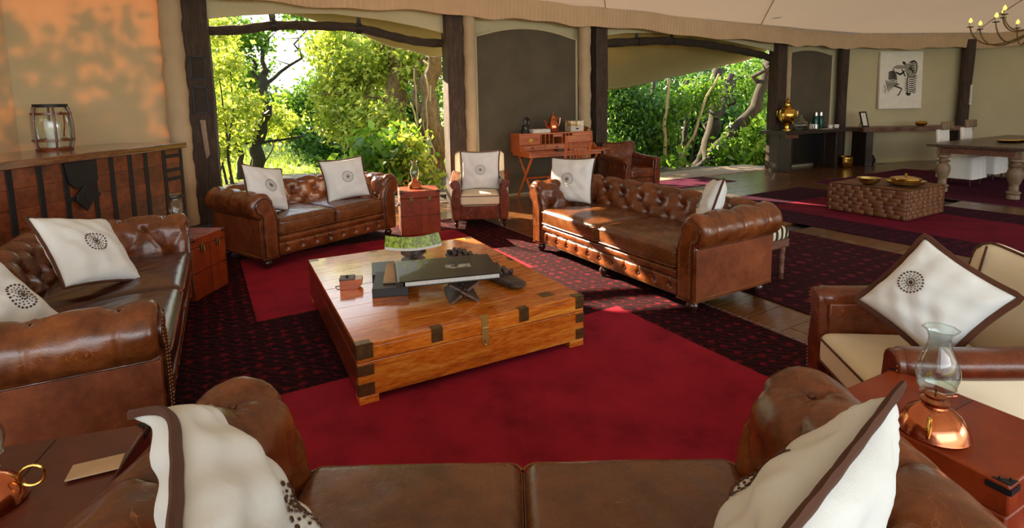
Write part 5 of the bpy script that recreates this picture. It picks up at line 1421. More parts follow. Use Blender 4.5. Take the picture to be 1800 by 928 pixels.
for k in range(6):
    a = k * PI / 3 + 0.3; m = MB()
    pr = [(0.185, 0.02), (0.214, 0.12), (0.219, 0.28), (0.208, 0.42), (0.185, 0.50)]
    m.tube([(r_ * s * math.cos(a), r_ * s * math.sin(a), z) for r_, z in pr], 0.012, 6); m.build('leather_strap', M['leather_red'], LT)
m = MB(); m.tube([(0.20 * s, -0.08, 0.44), (0.25 * s, -0.10, 0.40), (0.25 * s, -0.10, 0.30), (0.215 * s, -0.09, 0.16)], 0.008, 6); m.build('hanging_strap', M['leather_red'], LT)
# ================================================================ writing desk and its things
dz = math.atan2((P3 - P2).y, (P3 - P2).x)
DK = thing('writing_desk', 'orange wooden campaign desk with pigeonholes on crossed legs before the charcoal panel', 'desk', (0.70, 8.33, 0), dz)
DW = 1.30
def bb(mb, x0, x1, y0, y1, z0, z1): mb.box((x0 + x1) / 2, (y0 + y1) / 2, (z0 + z1) / 2, x1 - x0, y1 - y0, z1 - z0); return mb
h = DW / 2
bb(MB(), -h, h, -0.34, 0.30, 0.745, 0.775).build('desk_top', M['desk'], DK, bevel=0.004)
bb(MB(), h - 0.02, h + 0.22, -0.20, 0.12, 0.752, 0.770).build('slide_out_shelf', M['desk'], DK, bevel=0.003)
bb(MB(), -h + 0.02, h - 0.02, -0.30, 0.28, 0.70, 0.745).build('apron', M['desk'], DK, bevel=0.003)
# gallery of pigeonholes
bb(MB(), -h, h, -0.02, 0.30, 1.02, 1.04).build('gallery_top', M['desk'], DK, bevel=0.003)
g = MB(); bb(g, -h, -h + 0.02, -0.02, 0.30, 0.775, 1.02); bb(g, h - 0.02, h, -0.02, 0.30, 0.775, 1.02); bb(g, -h, h, 0.285, 0.30, 0.775, 1.02); g.build('gallery_carcass', M['desk'], DK)
bb(MB(), -h + 0.022, -h + 0.36, -0.018, 0.28, 0.865, 1.018).build('drawer', M['desk'], DK, bevel=0.003)
m = MB(); m.box(-h + 0.19, -0.022, 0.94, 0.07, 0.006, 0.05); m.build('brass_plate', M['brass'], DK.children[-1])
for k in range(3):
    x0 = -h + 0.022 + k * 0.42
    o = bb(MB(), x0, x0 + 0.415, -0.018, 0.28, 0.778, 0.86).build('drawer', M['desk'], DK, bevel=0.003)
    m = MB(); m.sphere((x0 + 0.2, -0.03, 0.82), 0.014, 8, 5); m.build('knob', M['brass_old'], o)
bb(MB(), -h + 0.36, h - 0.36, -0.012, 0.28, 0.862, 0.868).build('shelf', M['desk'], DK)
for x in [-0.27, -0.20, -0.13, -0.06, 0.10, 0.16, 0.22, 0.28]:
    bb(MB(), x - 0.005, x + 0.005, -0.014, 0.28, 0.868, 1.018).build('divider', M['desk'], DK)
bb(MB(), h - 0.36, h - 0.022, -0.018, 0.28, 0.865, 1.018).build('drawer', M['desk'], DK, bevel=0.003)
g = MB(); g.prism([(-0.055, 0.975), (0.095, 0.975), (0.095, 1.015), (-0.055, 1.015)], -0.014, -0.004); g.build('arch_rail', M['desk'], DK)
for s in (-1, 1):
    m = MB(); m.prism([(-0.34, 0.775), (0.0, 0.775), (0.0, 0.87), (-0.08, 0.86), (-0.14, 0.80), (-0.34, 0.79)], -0.01, 0.01, T=Matrix.Translation((s * (h - 0.012), 0, 0)) @ Rz(PI / 2) )
    m.build('side_rail', M['desk'], DK, bevel=0.003)
    m = MB(); m.tube([(s * (h - 0.08), -0.27, 0.70), (s * (h - 0.08), 0.25, 0.02)], 0.024, 4); m.build('leg', M['desk'], DK, bevel=0.003)
    m = MB(); m.tube([(s * (h - 0.12), 0.25, 0.70), (s * (h - 0.12), -0.27, 0.02)], 0.024, 4); m.build('leg', M['desk'], DK, bevel=0.003)
m = MB(); m.tube([(-h + 0.1, -0.01, 0.36), (h - 0.1, -0.01, 0.36)], 0.016, 8); m.build('stretcher', M['desk'], DK)
def ond(x, y, z=1.041):
    c = Matrix.Translation((0.70, 8.33, 0)) @ Rz(dz) @ Vector((x, y, z)); return (c.x, c.y, c.z)
# things on the desk
pot = thing('copper_coffee_pot', 'copper coffee pot with spout and domed lid on top of the desk', 'coffee pot', ond(0.02, 0.14), dz)
m = MB(); m.lathe([(0.055, 0), (0.085, 0.006), (0.09, 0.02), (0.08, 0.03), (0.088, 0.05), (0.075, 0.13), (0.052, 0.19), (0.056, 0.20)], 24); m.build('body', M['copper'], pot)
m = MB(); m.lathe([(0.056, 0.20), (0.045, 0.235), (0.018, 0.265), (0.008, 0.275), (0.014, 0.285), (0.006, 0.30), (0.0001, 0.325)], 20); m.build('lid', M['copper'], pot)
m = MB(); m.tube([(-0.07, 0, 0.06), (-0.12, 0, 0.10), (-0.13, 0, 0.16), (-0.16, 0, 0.19)], [0.022, 0.015, 0.010, 0.008], 8); m.build('spout', M['copper'], pot)
m = MB(); m.tube([(0.06, 0, 0.18), (0.10, 0, 0.24), (0.13, 0, 0.22), (0.12, 0, 0.14), (0.08, 0, 0.06)], 0.009, 8); m.build('handle', M['copper'], pot)
m = MB(); m.lathe([(0.07, 0), (0.065, 0.03), (0.05, 0.06), (0.055, 0.10), (0.03, 0.13)], 14); m.tube([(0.03 + 0.035 * math.cos(k), 0, 0.17 + 0.06 * math.sin(k)) for k in [i * 0.6 - 1.4 for i in range(9)]], 0.022, 8)
one('seated_carving', m, M['black'], 'small glossy black carved figure at the left end of the desk top', 'figurine', ond(-0.47, 0.14), dz)
book('white_box_file', 'long white book lying on the desk beside the black figure', (ond(-0.24, 0.12)[0], ond(-0.24, 0.12)[1], 1.041), dz, 0.30, 0.20, 0.055, 'paper')
M['greybox'] = plain('grey_drawer_box', lin(196, 190, 176), 0.5); 
t = NT('landscape_print'); v = t.co('Object', (1, 1, 1)); t.set(color=t.ramp(t.noise(v, 14, 3), [(0.4, lin(120, 96, 60)), (0.5, lin(206, 176, 110)), (0.62, lin(228, 224, 210))]), rough=0.5); M['boxprint'] = t.m
kb = thing('small_drawer_box', 'grey keepsake box with a metal label, under the printed box on the desk', 'box', ond(0.40, 0.12), dz)
bb(MB(), -0.12, 0.12, -0.09, 0.09, 0, 0.085).build('body', M['greybox'], kb, bevel=0.003); m = MB(); m.box(0, -0.092, 0.045, 0.05, 0.004, 0.02); m.build('metal_label', M['iron'], kb)
m = MB(); m.box(0, 0, 0.04, 0.24, 0.18, 0.08); one('printed_box', m, M['boxprint'], 'box with a golden landscape print stacked on the grey keepsake box', 'box', ond(0.40, 0.12, 1.127), dz, bevel=0.002)
m = MB(); m.lathe([(0.05, 0), (0.06, 0.02), (0.07, 0.045), (0.045, 0.06), (0.02, 0.075), (0.0001, 0.08)], 16); m.tube([(0.05, 0, 0.05), (0.11, 0, 0.03), (0.12, 0, 0.0)], 0.012, 8)
one('brass_trinket', m, M['brass'], 'brass and silver trinket at the right end of the desk top', 'ornament', ond(0.60, 0.14), dz)
m = MB(); bb(m, -0.10, 0.12, -0.11, 0.03, 0, 0.02); one('black_notebook', m, M['black'], 'black notebook lying on the desk under the pigeonholes', 'book', ond(-0.02, -0.14, 0.777), dz, bevel=0.002)
m = MB(); bb(m, -0.10, 0.12, -0.09, 0.05, 0, 0.004); one('paper_sheet', m, M['paper'], 'white sheet of paper on the desk behind the chair back', 'paper', ond(0.28, -0.16, 0.777), dz)

# desk chair
CH = thing('desk_chair', 'orange wooden chair with a slatted back pulled up to the desk', 'chair', (0.82, 7.72, 0), R(28))
m = MB(); rounded_block(m, 0.44, 0.42, 0.05, 0.02, 8, 0.008, Tr(0, 0.02, 0.455)); m.build('seat', M['leather_red'], CH)
bb(MB(), -0.22, 0.22, -0.19, 0.23, 0.38, 0.432).build('seat_frame', M['desk'], CH, bevel=0.004)
for s in (-1, 1):
    m = MB(); m.tube([(s * 0.205, -0.24, 0.0), (s * 0.205, -0.19, 0.43), (s * 0.20, -0.20, 0.60), (s * 0.205, -0.27, 1.03)], 0.026, 4); m.build('back_post', M['desk'], CH, bevel=0.003)
    m = MB(); m.tube([(s * 0.20, 0.21, 0.0), (s * 0.20, 0.20, 0.40)], 0.024, 4); m.build('leg', M['desk'], CH, bevel=0.003)
m = MB(); m.prism([(-0.23, 0.95), (0.23, 0.95), (0.225, 1.045), (-0.225, 1.045)], -0.275, -0.245); m.build('top_rail', M['desk'], CH, bevel=0.006)
bb(MB(), -0.20, 0.20, -0.225, -0.20, 0.50, 0.55).build('lower_rail', M['desk'], CH, bevel=0.004)
for k in range(6):
    x = -0.135 + k * 0.054; m = MB(); m.tube([(x * 0.85, -0.21, 0.54), (x, -0.262, 0.96)], 0.013, 4); m.build('slat', M['desk'], CH)

# ================================================================ sideboards
wa = math.atan2((P5 - P4).y, (P5 - P4).x)
SB = thing('rustic_sideboard', 'dark slab sideboard below the dark panel, with plank ends', 'sideboard', (5.45, 10.62, 0), wa)
# local x along wall, +y to wall
m = MB(); v = []
def slab(u, w, L=2.25, dd=0.62, z0=0.775, z1=0.845, sd=0):
    a = w * 4; e = int(a) % 4; t_ = a - int(a); c = [(0, z0), (0, z1), (dd, z1), (dd, z0)]; p, q = c[e], c[(e + 1) % 4]; y = p[0] + (q[0] - p[0]) * t_; z = p[1] + (q[1] - p[1]) * t_
    return (L * u, y + 0.02 * math.sin(u * 9 + sd) + 0.008 * math.sin(u * 41), z + 0.004 * math.sin(u * 23))
m.grid(lambda u, w: slab(u, w), 40, 12, True, caps=True); m.build('slab_top', M['darkwood'], SB, sharp=0.5)
for x, nn_ in ((0.20, 2), (1.62, 2)):
    for k in range(nn_):
        bb(MB(), x, x + 0.07, 0.05 + 0.25 * k, 0.05 + 0.25 * k + 0.245, 0.0, 0.775).build('leg_plank', M['darkwood'], SB, bevel=0.006)
bb(MB(), 0.10, 0.40, 0.03, 0.10, 0.70, 0.774).build('support_block', M['slab'], SB, bevel=0.006)
bb(MB(), 0.3, 1.7, 0.40, 0.44, 0.12, 0.72).build('back_panel', M['black'], SB)
def ons(x, y, z=0.846):
    c = Matrix.Translation((5.45, 10.62, 0)) @ Rz(wa) @ Vector((x, y, z)); return (c.x, c.y, c.z)
SC2 = thing('live_edge_console', 'long reddish live-edge slab console under the zebra picture', 'console table', (7.58, 11.55, 0), R(2))
m = MB(); m.grid(lambda u, w: slab(u, w, 2.45, 0.60, 0.745, 0.835, 4), 50, 12, True, caps=True); m.build('slab_top', M['slab'], SC2, sharp=0.5)
for x in (0.10, 2.15):
    bb(MB(), x, x + 0.16, 0.03, 0.5, 0.0, 0.745).build('leg_plank', M['darkwood'], SC2, bevel=0.006)
def onc(x, y, z=0.836):
    c = Matrix.Translation((7.58, 11.55, 0)) @ Rz(R(2)) @ Vector((x, y, z)); return (c.x, c.y, c.z)
# samovar
sm = thing('brass_samovar', 'tall polished brass samovar urn on the dark sideboard', 'samovar', ons(0.42, 0.32))
m = MB(); m.lathe([(0.10, 0), (0.10, 0.02), (0.05, 0.04), (0.045, 0.09), (0.07, 0.12)], 20); m.build('foot', M['brass'], sm)
m = MB(); m.lathe([(0.06, 0.11), (0.12, 0.15), (0.165, 0.24), (0.175, 0.33), (0.15, 0.42), (0.11, 0.45), (0.13, 0.46)], 24); m.build('body', M['brass'], sm)
m = MB(); m.lathe([(0.12, 0.46), (0.06, 0.50), (0.05, 0.55), (0.06, 0.57), (0.03, 0.60), (0.02, 0.62), (0.028, 0.64), (0.01, 0.66), (0.0001, 0.70)], 20); m.build('lid', M['brass'], sm)
for s in (-1, 1):
    m = MB(); m.tube([(s * 0.15, 0, 0.38), (s * 0.21, 0, 0.40), (s * 0.215, 0, 0.30), (s * 0.17, 0, 0.26)], 0.010, 8); m.build('handle', M['brass'], sm)
m = MB(); m.tube([(0, -0.15, 0.18), (0, -0.22, 0.18), (0, -0.23, 0.14)], 0.012, 8); m.build('tap', M['brass'], sm)
jar = thing('glass_jar', 'round clear glass jar with a stopper beside the samovar', 'jar', ons(0.66, 0.18))
m = MB(); m.lathe([(0.07, 0.0), (0.12, 0.03), (0.14, 0.10), (0.12, 0.17), (0.06, 0.20), (0.06, 0.22)], 20, cap=False); m.build('glass_body', M['water_glass'], jar, sharp=0)
m = MB(); m.lathe([(0.062, 0.215), (0.05, 0.24), (0.015, 0.26), (0.025, 0.28), (0.02, 0.30), (0.0001, 0.31)], 14); m.build('lid', M['glass'], jar)
def small(name, label, cat, loc, prof, mat, seg=16, group=None):
    m = MB(); m.lathe(prof, seg); return one(name, m, mat, label, cat, loc, group=group)
cup = [(0.03, 0), (0.045, 0.01), (0.05, 0.05), (0.05, 0.075), (0.044, 0.075), (0.04, 0.02), (0.0001, 0.015)]
small('silver_tray', 'round silver tray carrying a small lidded pot', 'tray', ons(0.92, 0.16), [(0.0001, 0), (0.13, 0), (0.15, 0.016), (0.148, 0.02), (0.12, 0.008), (0.0001, 0.008)], M['steel'], 24)
small('silver_pot', 'small lidded silver sugar pot on the round tray', 'pot', (ons(0.92, 0.16)[0], ons(0.92, 0.16)[1], 0.856), [(0.04, 0), (0.06, 0.03), (0.05, 0.07), (0.04, 0.08), (0.02, 0.10), (0.008, 0.12), (0.012, 0.14), (0.0001, 0.15)], M['steel'])
for k, (x, y) in enumerate(((1.08, 0.26), (1.15, 0.20))):
    small('silver_mug', ['silver mug touching the silver tray', 'silver mug just in front of the green flasks'][k], 'mug', ons(x, y), [(0.045, 0), (0.05, 0.005), (0.05, 0.10), (0.045, 0.10), (0.042, 0.01), (0.0001, 0.01)], M['steel'])
for k, x in enumerate((1.28, 1.44)):
    f_ = thing('vacuum_flask', ['dark green vacuum flask with steel cap, next to the silver mugs', 'dark green vacuum flask with steel cap, next to the white cups'][k], 'flask', ons(x, 0.30))
    m = MB(); m.lathe([(0.055, 0), (0.058, 0.01), (0.058, 0.24), (0.045, 0.27), (0.04, 0.275)], 18); m.build('body', M['teal'], f_)
    m = MB(); m.lathe([(0.042, 0.272), (0.042, 0.345), (0.03, 0.355), (0.0001, 0.356)], 16); m.build('cap', M['steel'], f_)
    m = MB(); m.tube([(0.055, 0, 0.22), (0.10, 0, 0.21), (0.10, 0, 0.10), (0.055, 0, 0.08)], 0.010, 6); m.build('handle', M['teal'], f_)
for k, (x, y) in enumerate(((1.56, 0.16), (1.66, 0.22), (1.76, 0.16), (1.86, 0.22))):
    o = small('white_cup', ['small white cup nearest the green flasks', 'small white cup second from the green flasks, set back', 'small white cup third from the green flasks, set forward', 'small white cup nearest the free end of the dark sideboard'][k], 'cup', ons(x, y), cup, M['paper'], group='white cups on the dark sideboard')
m = MB(); m.box(0, 0, 0.002, 0.26, 0.16, 0.004); one('paper_mat', m, M['paper'], 'white paper mat in front of the green flasks', 'paper', ons(1.38, 0.10), wa)
# framed card leaning
fr = thing('tilted_picture_frame', 'black table frame with white card tilted at the left end of the live-edge console', 'picture frame', (7.78, 11.78, 0.84), R(28))
T = Rx(R(-14)); m = MB()
for (x, z, w, hh) in ((-0.11, 0.17, 0.03, 0.34), (0.11, 0.17, 0.03, 0.34), (0, 0.335, 0.25, 0.03), (0, 0.018, 0.25, 0.036)): m.box(x, 0, z, w, 0.02, hh, T=T)
m.build('frame', M['black'], fr); m = MB(); m.box(0, 0.004, 0.17, 0.20, 0.006, 0.30, T=T); m.build('card', M['paper'], fr); m = MB(); m.tube([(0, 0.06, 0.25), (0, 0.14, 0.005)], 0.008, 6); m.build('strut', M['black'], fr)
bw_ = thing('lidded_brass_bowl', 'small lidded brass bowl alone on the live-edge console', 'bowl', onc(1.52, 0.30))
m = MB(); m.lathe([(0.06, 0), (0.10, 0.03), (0.115, 0.07), (0.10, 0.095)], 20); m.build('body', M['brass'], bw_); m = MB(); m.lathe([(0.105, 0.093), (0.08, 0.11), (0.02, 0.12), (0.02, 0.135), (0.0001, 0.14)], 20); m.build('lid', M['brass'], bw_)
small('brass_pail', 'brass pail standing on the floor under the dark sideboard', 'pail', (7.2, 11.5, 0.0), [(0.10, 0), (0.13, 0.03), (0.15, 0.14), (0.145, 0.22), (0.16, 0.235), (0.15, 0.235), (0.135, 0.22), (0.0001, 0.05)], M['brass'], 20)
small('dark_metal_pot', 'dark metal pot on the floor beside the console leg, half in shadow', 'pot', (8.05, 12.0, 0.0), [(0.08, 0), (0.12, 0.05), (0.12, 0.12), (0.08, 0.18), (0.09, 0.20)], M['iron'], 18)

# zebra picture
nrm = Vector(((P6 - P5).y, -(P6 - P5).x)).normalized(); pa = math.atan2((P6 - P5).y, (P6 - P5).x)
c = (8.90, 12.35)
PT = thing('zebra_picture', 'tall white unframed canvas print of two rearing zebras on the far wall', 'picture', (c[0], c[1], 1.22), pa)
m = MB(); m.box(0, 0, 0.645, 1.05, 0.05, 1.29, T=Rx(R(-2))); m.build('canvas', M['paper'], PT, bevel=0.004)
t = NT('zebra_ink'); t.set(color=lin(44, 42, 40), rough=0.8); M['ink'] = t.m
t = NT('grey_wash'); t.set(color=lin(150, 146, 138), rough=0.8); M['wash'] = t.m
T = Rx(R(-2))
ink = MB(); wash = MB()
def blob(mb, pts, y=-0.027): 
    q = [((x - 0.5) * 1.05, (1 - z) * 1.29) for x, z in pts]; n = len(q); mb.add([(x, y, z) for x, z in q], [tuple(range(n))], False, T)
# picture coordinates 0..1 from top-left
def stroke(pts, w0, w1=None, mb=None):
    """a brush stroke that swells in the middle"""
    n = len(pts); L = []; Rr = []
    for i, (x, z) in enumerate(pts):
        x0, z0 = pts[max(0, i - 1)]; x1, z1 = pts[min(n - 1, i + 1)]; dx, dz_ = x1 - x0, z1 - z0; q = math.hypot(dx, dz_) or 1
        w = (w0 if w1 is None else w0 + (w1 - w0) * i / (n - 1)) * (0.35 + 0.65 * math.sin(PI * (i + 0.6) / (n + 0.2))); L.append((x - dz_ / q * w, z + dx / q * w)); Rr.append((x + dz_ / q * w, z - dx / q * w))
    blob(ink if mb is None else mb, L + Rr[::-1], -0.0272)
def arc_(x0, z0, x1, z1, sag, n=7): return [(x0 + (x1 - x0) * i / n, z0 + (z1 - z0) * i / n + sag * math.sin(PI * i / n)) for i in range(n + 1)]
blob(wash, [(0.30, 0.27), (0.40, 0.235), (0.52, 0.24), (0.60, 0.27), (0.56, 0.30), (0.44, 0.305), (0.34, 0.30)], -0.0262)
blob(wash, [(0.55, 0.22), (0.66, 0.21), (0.74, 0.26), (0.72, 0.36), (0.84, 0.40), (0.84, 0.46), (0.66, 0.46), (0.60, 0.38), (0.57, 0.30)], -0.0262)
# right zebra: ears, mane, face, then ribs of stripes down the body
blob(ink, [(0.51, 0.19), (0.53, 0.17), (0.57, 0.18), (0.60, 0.215), (0.57, 0.235), (0.53, 0.225)])
for k in range(7): stroke(arc_(0.66 + 0.012 * k, 0.19 + 0.026 * k, 0.83 + 0.004 * k, 0.17 + 0.033 * k, 0.012), 0.010)
stroke([(0.70, 0.18), (0.78, 0.165), (0.84, 0.20), (0.86, 0.27), (0.855, 0.34), (0.83, 0.40)], 0.014)
stroke([(0.52, 0.33), (0.55, 0.37), (0.57, 0.41), (0.60, 0.44)], 0.016); stroke([(0.66, 0.32), (0.70, 0.29), (0.74, 0.33), (0.78, 0.38)], 0.022)
stroke([(0.655, 0.38), (0.645, 0.46), (0.64, 0.55), (0.645, 0.64), (0.66, 0.72), (0.70, 0.76)], 0.013)
blob(ink, [(0.62, 0.70), (0.66, 0.73), (0.72, 0.72), (0.75, 0.74), (0.71, 0.775), (0.66, 0.775), (0.62, 0.75)])
for k in range(8): stroke(arc_(0.655, 0.44 + 0.035 * k, 0.875 - 0.004 * k, 0.425 + 0.037 * k, 0.022), 0.0095)
for k in range(6): stroke(arc_(0.575 + 0.008 * (k % 2), 0.48 + 0.04 * k, 0.64, 0.50 + 0.04 * k, -0.01), 0.006)
for k in range(3): stroke(arc_(0.78, 0.66 + 0.03 * k, 0.85, 0.63 + 0.035 * k, 0.02), 0.008)
# left zebra: head up, striped barrel, bent foreleg
blob(wash, [(0.20, 0.38), (0.26, 0.33), (0.34, 0.35), (0.40, 0.42), (0.40, 0.50), (0.30, 0.52), (0.19, 0.48)], -0.0262)
for k in range(6): stroke(arc_(0.19 + 0.004 * k, 0.37 + 0.024 * k, 0.37 + 0.008 * k, 0.38 + 0.024 * k, -0.03), 0.010)
stroke([(0.30, 0.29), (0.31, 0.32), (0.34, 0.36)], 0.012)
stroke([(0.36, 0.36), (0.42, 0.385), (0.48, 0.40), (0.54, 0.365), (0.57, 0.34)], 0.020); stroke([(0.50, 0.31), (0.53, 0.34), (0.54, 0.38)], 0.011)
for k in range(8):
    x = 0.135 + 0.035 * k; stroke([(x, 0.50 + 0.002 * k), (x + 0.022, 0.56), (x + 0.05, 0.62 - 0.006 * k), (x + 0.075, 0.70 - 0.02 * k)], 0.0105)
stroke([(0.10, 0.58), (0.13, 0.63), (0.16, 0.69)], 0.008); stroke([(0.09, 0.66), (0.12, 0.70), (0.15, 0.73)], 0.006)
stroke([(0.34, 0.60), (0.42, 0.62), (0.50, 0.645), (0.53, 0.66)], 0.017, 0.011); stroke([(0.53, 0.655), (0.49, 0.70), (0.46, 0.75), (0.42, 0.775)], 0.013)
ink.build('zebra_print', M['ink'], PT, sharp=0, fix=False); wash.build('dust_wash', M['wash'], PT, sharp=0, fix=False)

# ================================================================ dining table and covered chairs
c = uv(11.35, 3.40)
DT = thing('dining_table', 'long dark-topped dining table with thick turned grey-brown legs', 'dining table', (c[0], c[1], 0), R(30))
TLn, TWd = 3.1, 1.20
for k in range(5):
    y0 = -TWd / 2 + TWd * k / 5; bb(MB(), -TLn / 2, TLn / 2, y0 + 0.001, y0 + TWd / 5 - 0.001, 0.715, 0.755).build('top_plank', M['tabletop'], DT, bevel=0.003)
m = MB(); bb(m, -TLn / 2 + 0.16, TLn / 2 - 0.16, -TWd / 2 + 0.10, -TWd / 2 + 0.13, 0.61, 0.714); bb(m, -TLn / 2 + 0.16, TLn / 2 - 0.16, TWd / 2 - 0.13, TWd / 2 - 0.10, 0.61, 0.714)
bb(m, -TLn / 2 + 0.10, -TLn / 2 + 0.13, -TWd / 2 + 0.16, TWd / 2 - 0.16, 0.61, 0.714); bb(m, TLn / 2 - 0.13, TLn / 2 - 0.10, -TWd / 2 + 0.16, TWd / 2 - 0.16, 0.61, 0.714); m.build('apron', M['slab'], DT)
for sx_ in (-1, 1):
    for sy_ in (-1, 1):
        m = MB(); m.box(0, 0, 0.655, 0.15, 0.15, 0.118); m.lathe([(0.055, 0), (0.075, 0.01), (0.075, 0.06), (0.06, 0.075), (0.085, 0.09), (0.085, 0.11), (0.055, 0.13), (0.06, 0.17), (0.052, 0.19), (0.07, 0.24), (0.092, 0.32), (0.095, 0.38), (0.08, 0.43), (0.052, 0.46), (0.08, 0.475), (0.085, 0.495), (0.055, 0.51), (0.055, 0.53), (0.085, 0.55), (0.085, 0.575), (0.06, 0.595)], 22)
        m.build('leg', M['tablewood'], DT, loc=(sx_ * (TLn / 2 - 0.20), sy_ * (TWd / 2 - 0.17), 0), sharp=0.9)
def dchair(label, u, v, rz):
    c = uv(u, v); root = thing('covered_dining_chair', label, 'chair', (c[0], c[1], 0), rz)
    m = MB(); n = 40
    def skirt(a, b):
        k = a * 4; e = int(k) % 4; t_ = k - int(k); cc = [(-.24, -.25), (.24, -.25), (.24, .25), (-.24, .25)]; p, q = cc[e], cc[(e + 1) % 4]
        x = p[0] + (q[0] - p[0]) * t_; y = p[1] + (q[1] - p[1]) * t_; fl_ = 1 + (0.06 + 0.03 * math.sin(a * 2 * PI * 11)) * (1 - b)
        return (x * fl_, y * fl_, 0.12 + 0.36 * b)
    m.grid(lambda a, b: skirt(a % 1.0, b), n, 5); m.box(0, 0, 0.478, 0.49, 0.51, 0.02); m.build('seat_cover', M['white_cloth'], root, sharp=0)
    m = MB(); m.box(0, -0.235, 0.76, 0.40, 0.05, 0.36, T=Rx(R(4))); m.build('back_cover', M['white_cloth'], root, bevel=0.015)
    m = MB(); m.box(0, -0.165, 1.00, 0.41, 0.055, 0.14, T=Rx(R(4))); m.build('back_rest_top', M['tablewood'], root, bevel=0.02)
    for sx_ in (-1, 1):
        for sy_ in (-1, 1):
            m = MB(); m.tube([(0, 0, 0), (0, 0, 0.46)], [0.016, 0.024], 8); m.build('leg', M['foot_wood'], root, loc=(sx_ * 0.19, sy_ * 0.20, 0))
    return root
dchair('white-covered dining chair nearest the round pole, drawn up behind the table end', 11.1, 4.0, R(30) + PI)
dchair('white-covered dining chair behind the small dish on the dining table', 12.15, 4.05, R(30) + PI)
m = MB(); m.lathe([(0.0001, 0), (0.10, 0), (0.15, 0.03), (0.16, 0.034), (0.14, 0.03), (0.09, 0.01), (0.0001, 0.01)], 22); m.lathe([(0.0001, 0), (0.09, 0), (0.13, 0.03), (0.13, 0.034), (0.12, 0.03), (0.08, 0.01), (0.0001, 0.01)], 22, c=(0.28, 0.02, 0))
p = uv(10.85, 3.35); one('brass_double_dish', m, M['brass'], 'pair of shallow brass dishes joined together on the dining table', 'dish', (p[0], p[1], 0.757))
# chandelier
cp = (6.85, 7.20, 2.42)
CD = thing('brass_chandelier', 'brass chandelier with curved arms and glowing candle bulbs, cut by the picture edge', 'chandelier', cp)
m = MB(); m.lathe([(0.0001, -0.22), (0.02, -0.20), (0.045, -0.15), (0.02, -0.10), (0.03, -0.05), (0.055, 0.0), (0.03, 0.08), (0.02, 0.16), (0.04, 0.22), (0.015, 0.28), (0.012, 1.0)], 16); m.build('stem', M['brass_dark'] if 'brass_dark' in M else M['brass_old'], CD)
def cand(px, py, pz, par):
    m = MB(); m.lathe([(0.0001, -0.005), (0.035, 0.0), (0.04, 0.008), (0.012, 0.004)], 12, T=Tr(px, py, pz)); m.build('drip_pan', M['iron'], par)
    m = MB(); m.lathe([(0.017, 0), (0.017, 0.055)], 10, T=Tr(px, py, pz + 0.005)); m.build('candle_sleeve', M['candle'], par)
    m = MB(); m.lathe([(0.008, 0.0), (0.020, 0.012), (0.021, 0.026), (0.013, 0.046), (0.0001, 0.066)], 12, T=Tr(px, py, pz + 0.062)); m.build('bulb', M['bulb'], par)
for ring_, (n_, r_, z_, drop) in enumerate(((8, 0.62, 0.0, 0.20), (5, 0.34, 0.12, 0.10))):
    for k in range(n_):
        a = 2 * PI * k / n_ + 0.25 + ring_ * 0.3; m = MB(); pts = []
        for i in range(11):
            q = i / 10; rr = 0.03 + (r_ - 0.03) * (1 - (1 - q) ** 1.6); zz = (-drop * math.sin(PI * min(1, q * 0.82 + 0.18)) * 1.25 + (z_ + 0.0) * q + 0.0) if True else 0
            pts.append((rr * math.cos(a), rr * math.sin(a), zz if i < 10 else z_))
        m.tube(pts, 0.009, 8); o = m.build('arm', M['brass_old'], CD); cand(r_ * math.cos(a), r_ * math.sin(a), z_, o)
# ================================================================ outside
m = MB()
def gz(x, y):
    d = max(0, (y - 10) / 20); return -0.45 + 0.9 * max(0, d - 0.3) ** 1.3 + 0.06 * math.sin(x * .9) * math.sin(y * .7)
m.grid(lambda u, v: (-60 + 120 * u, -30 + 110 * v, gz(-60 + 120 * u, -30 + 110 * v)), 60, 60)
go = m.build('ground', M['ground'], None, sharp=0, fix=False); go['kind'] = 'structure'

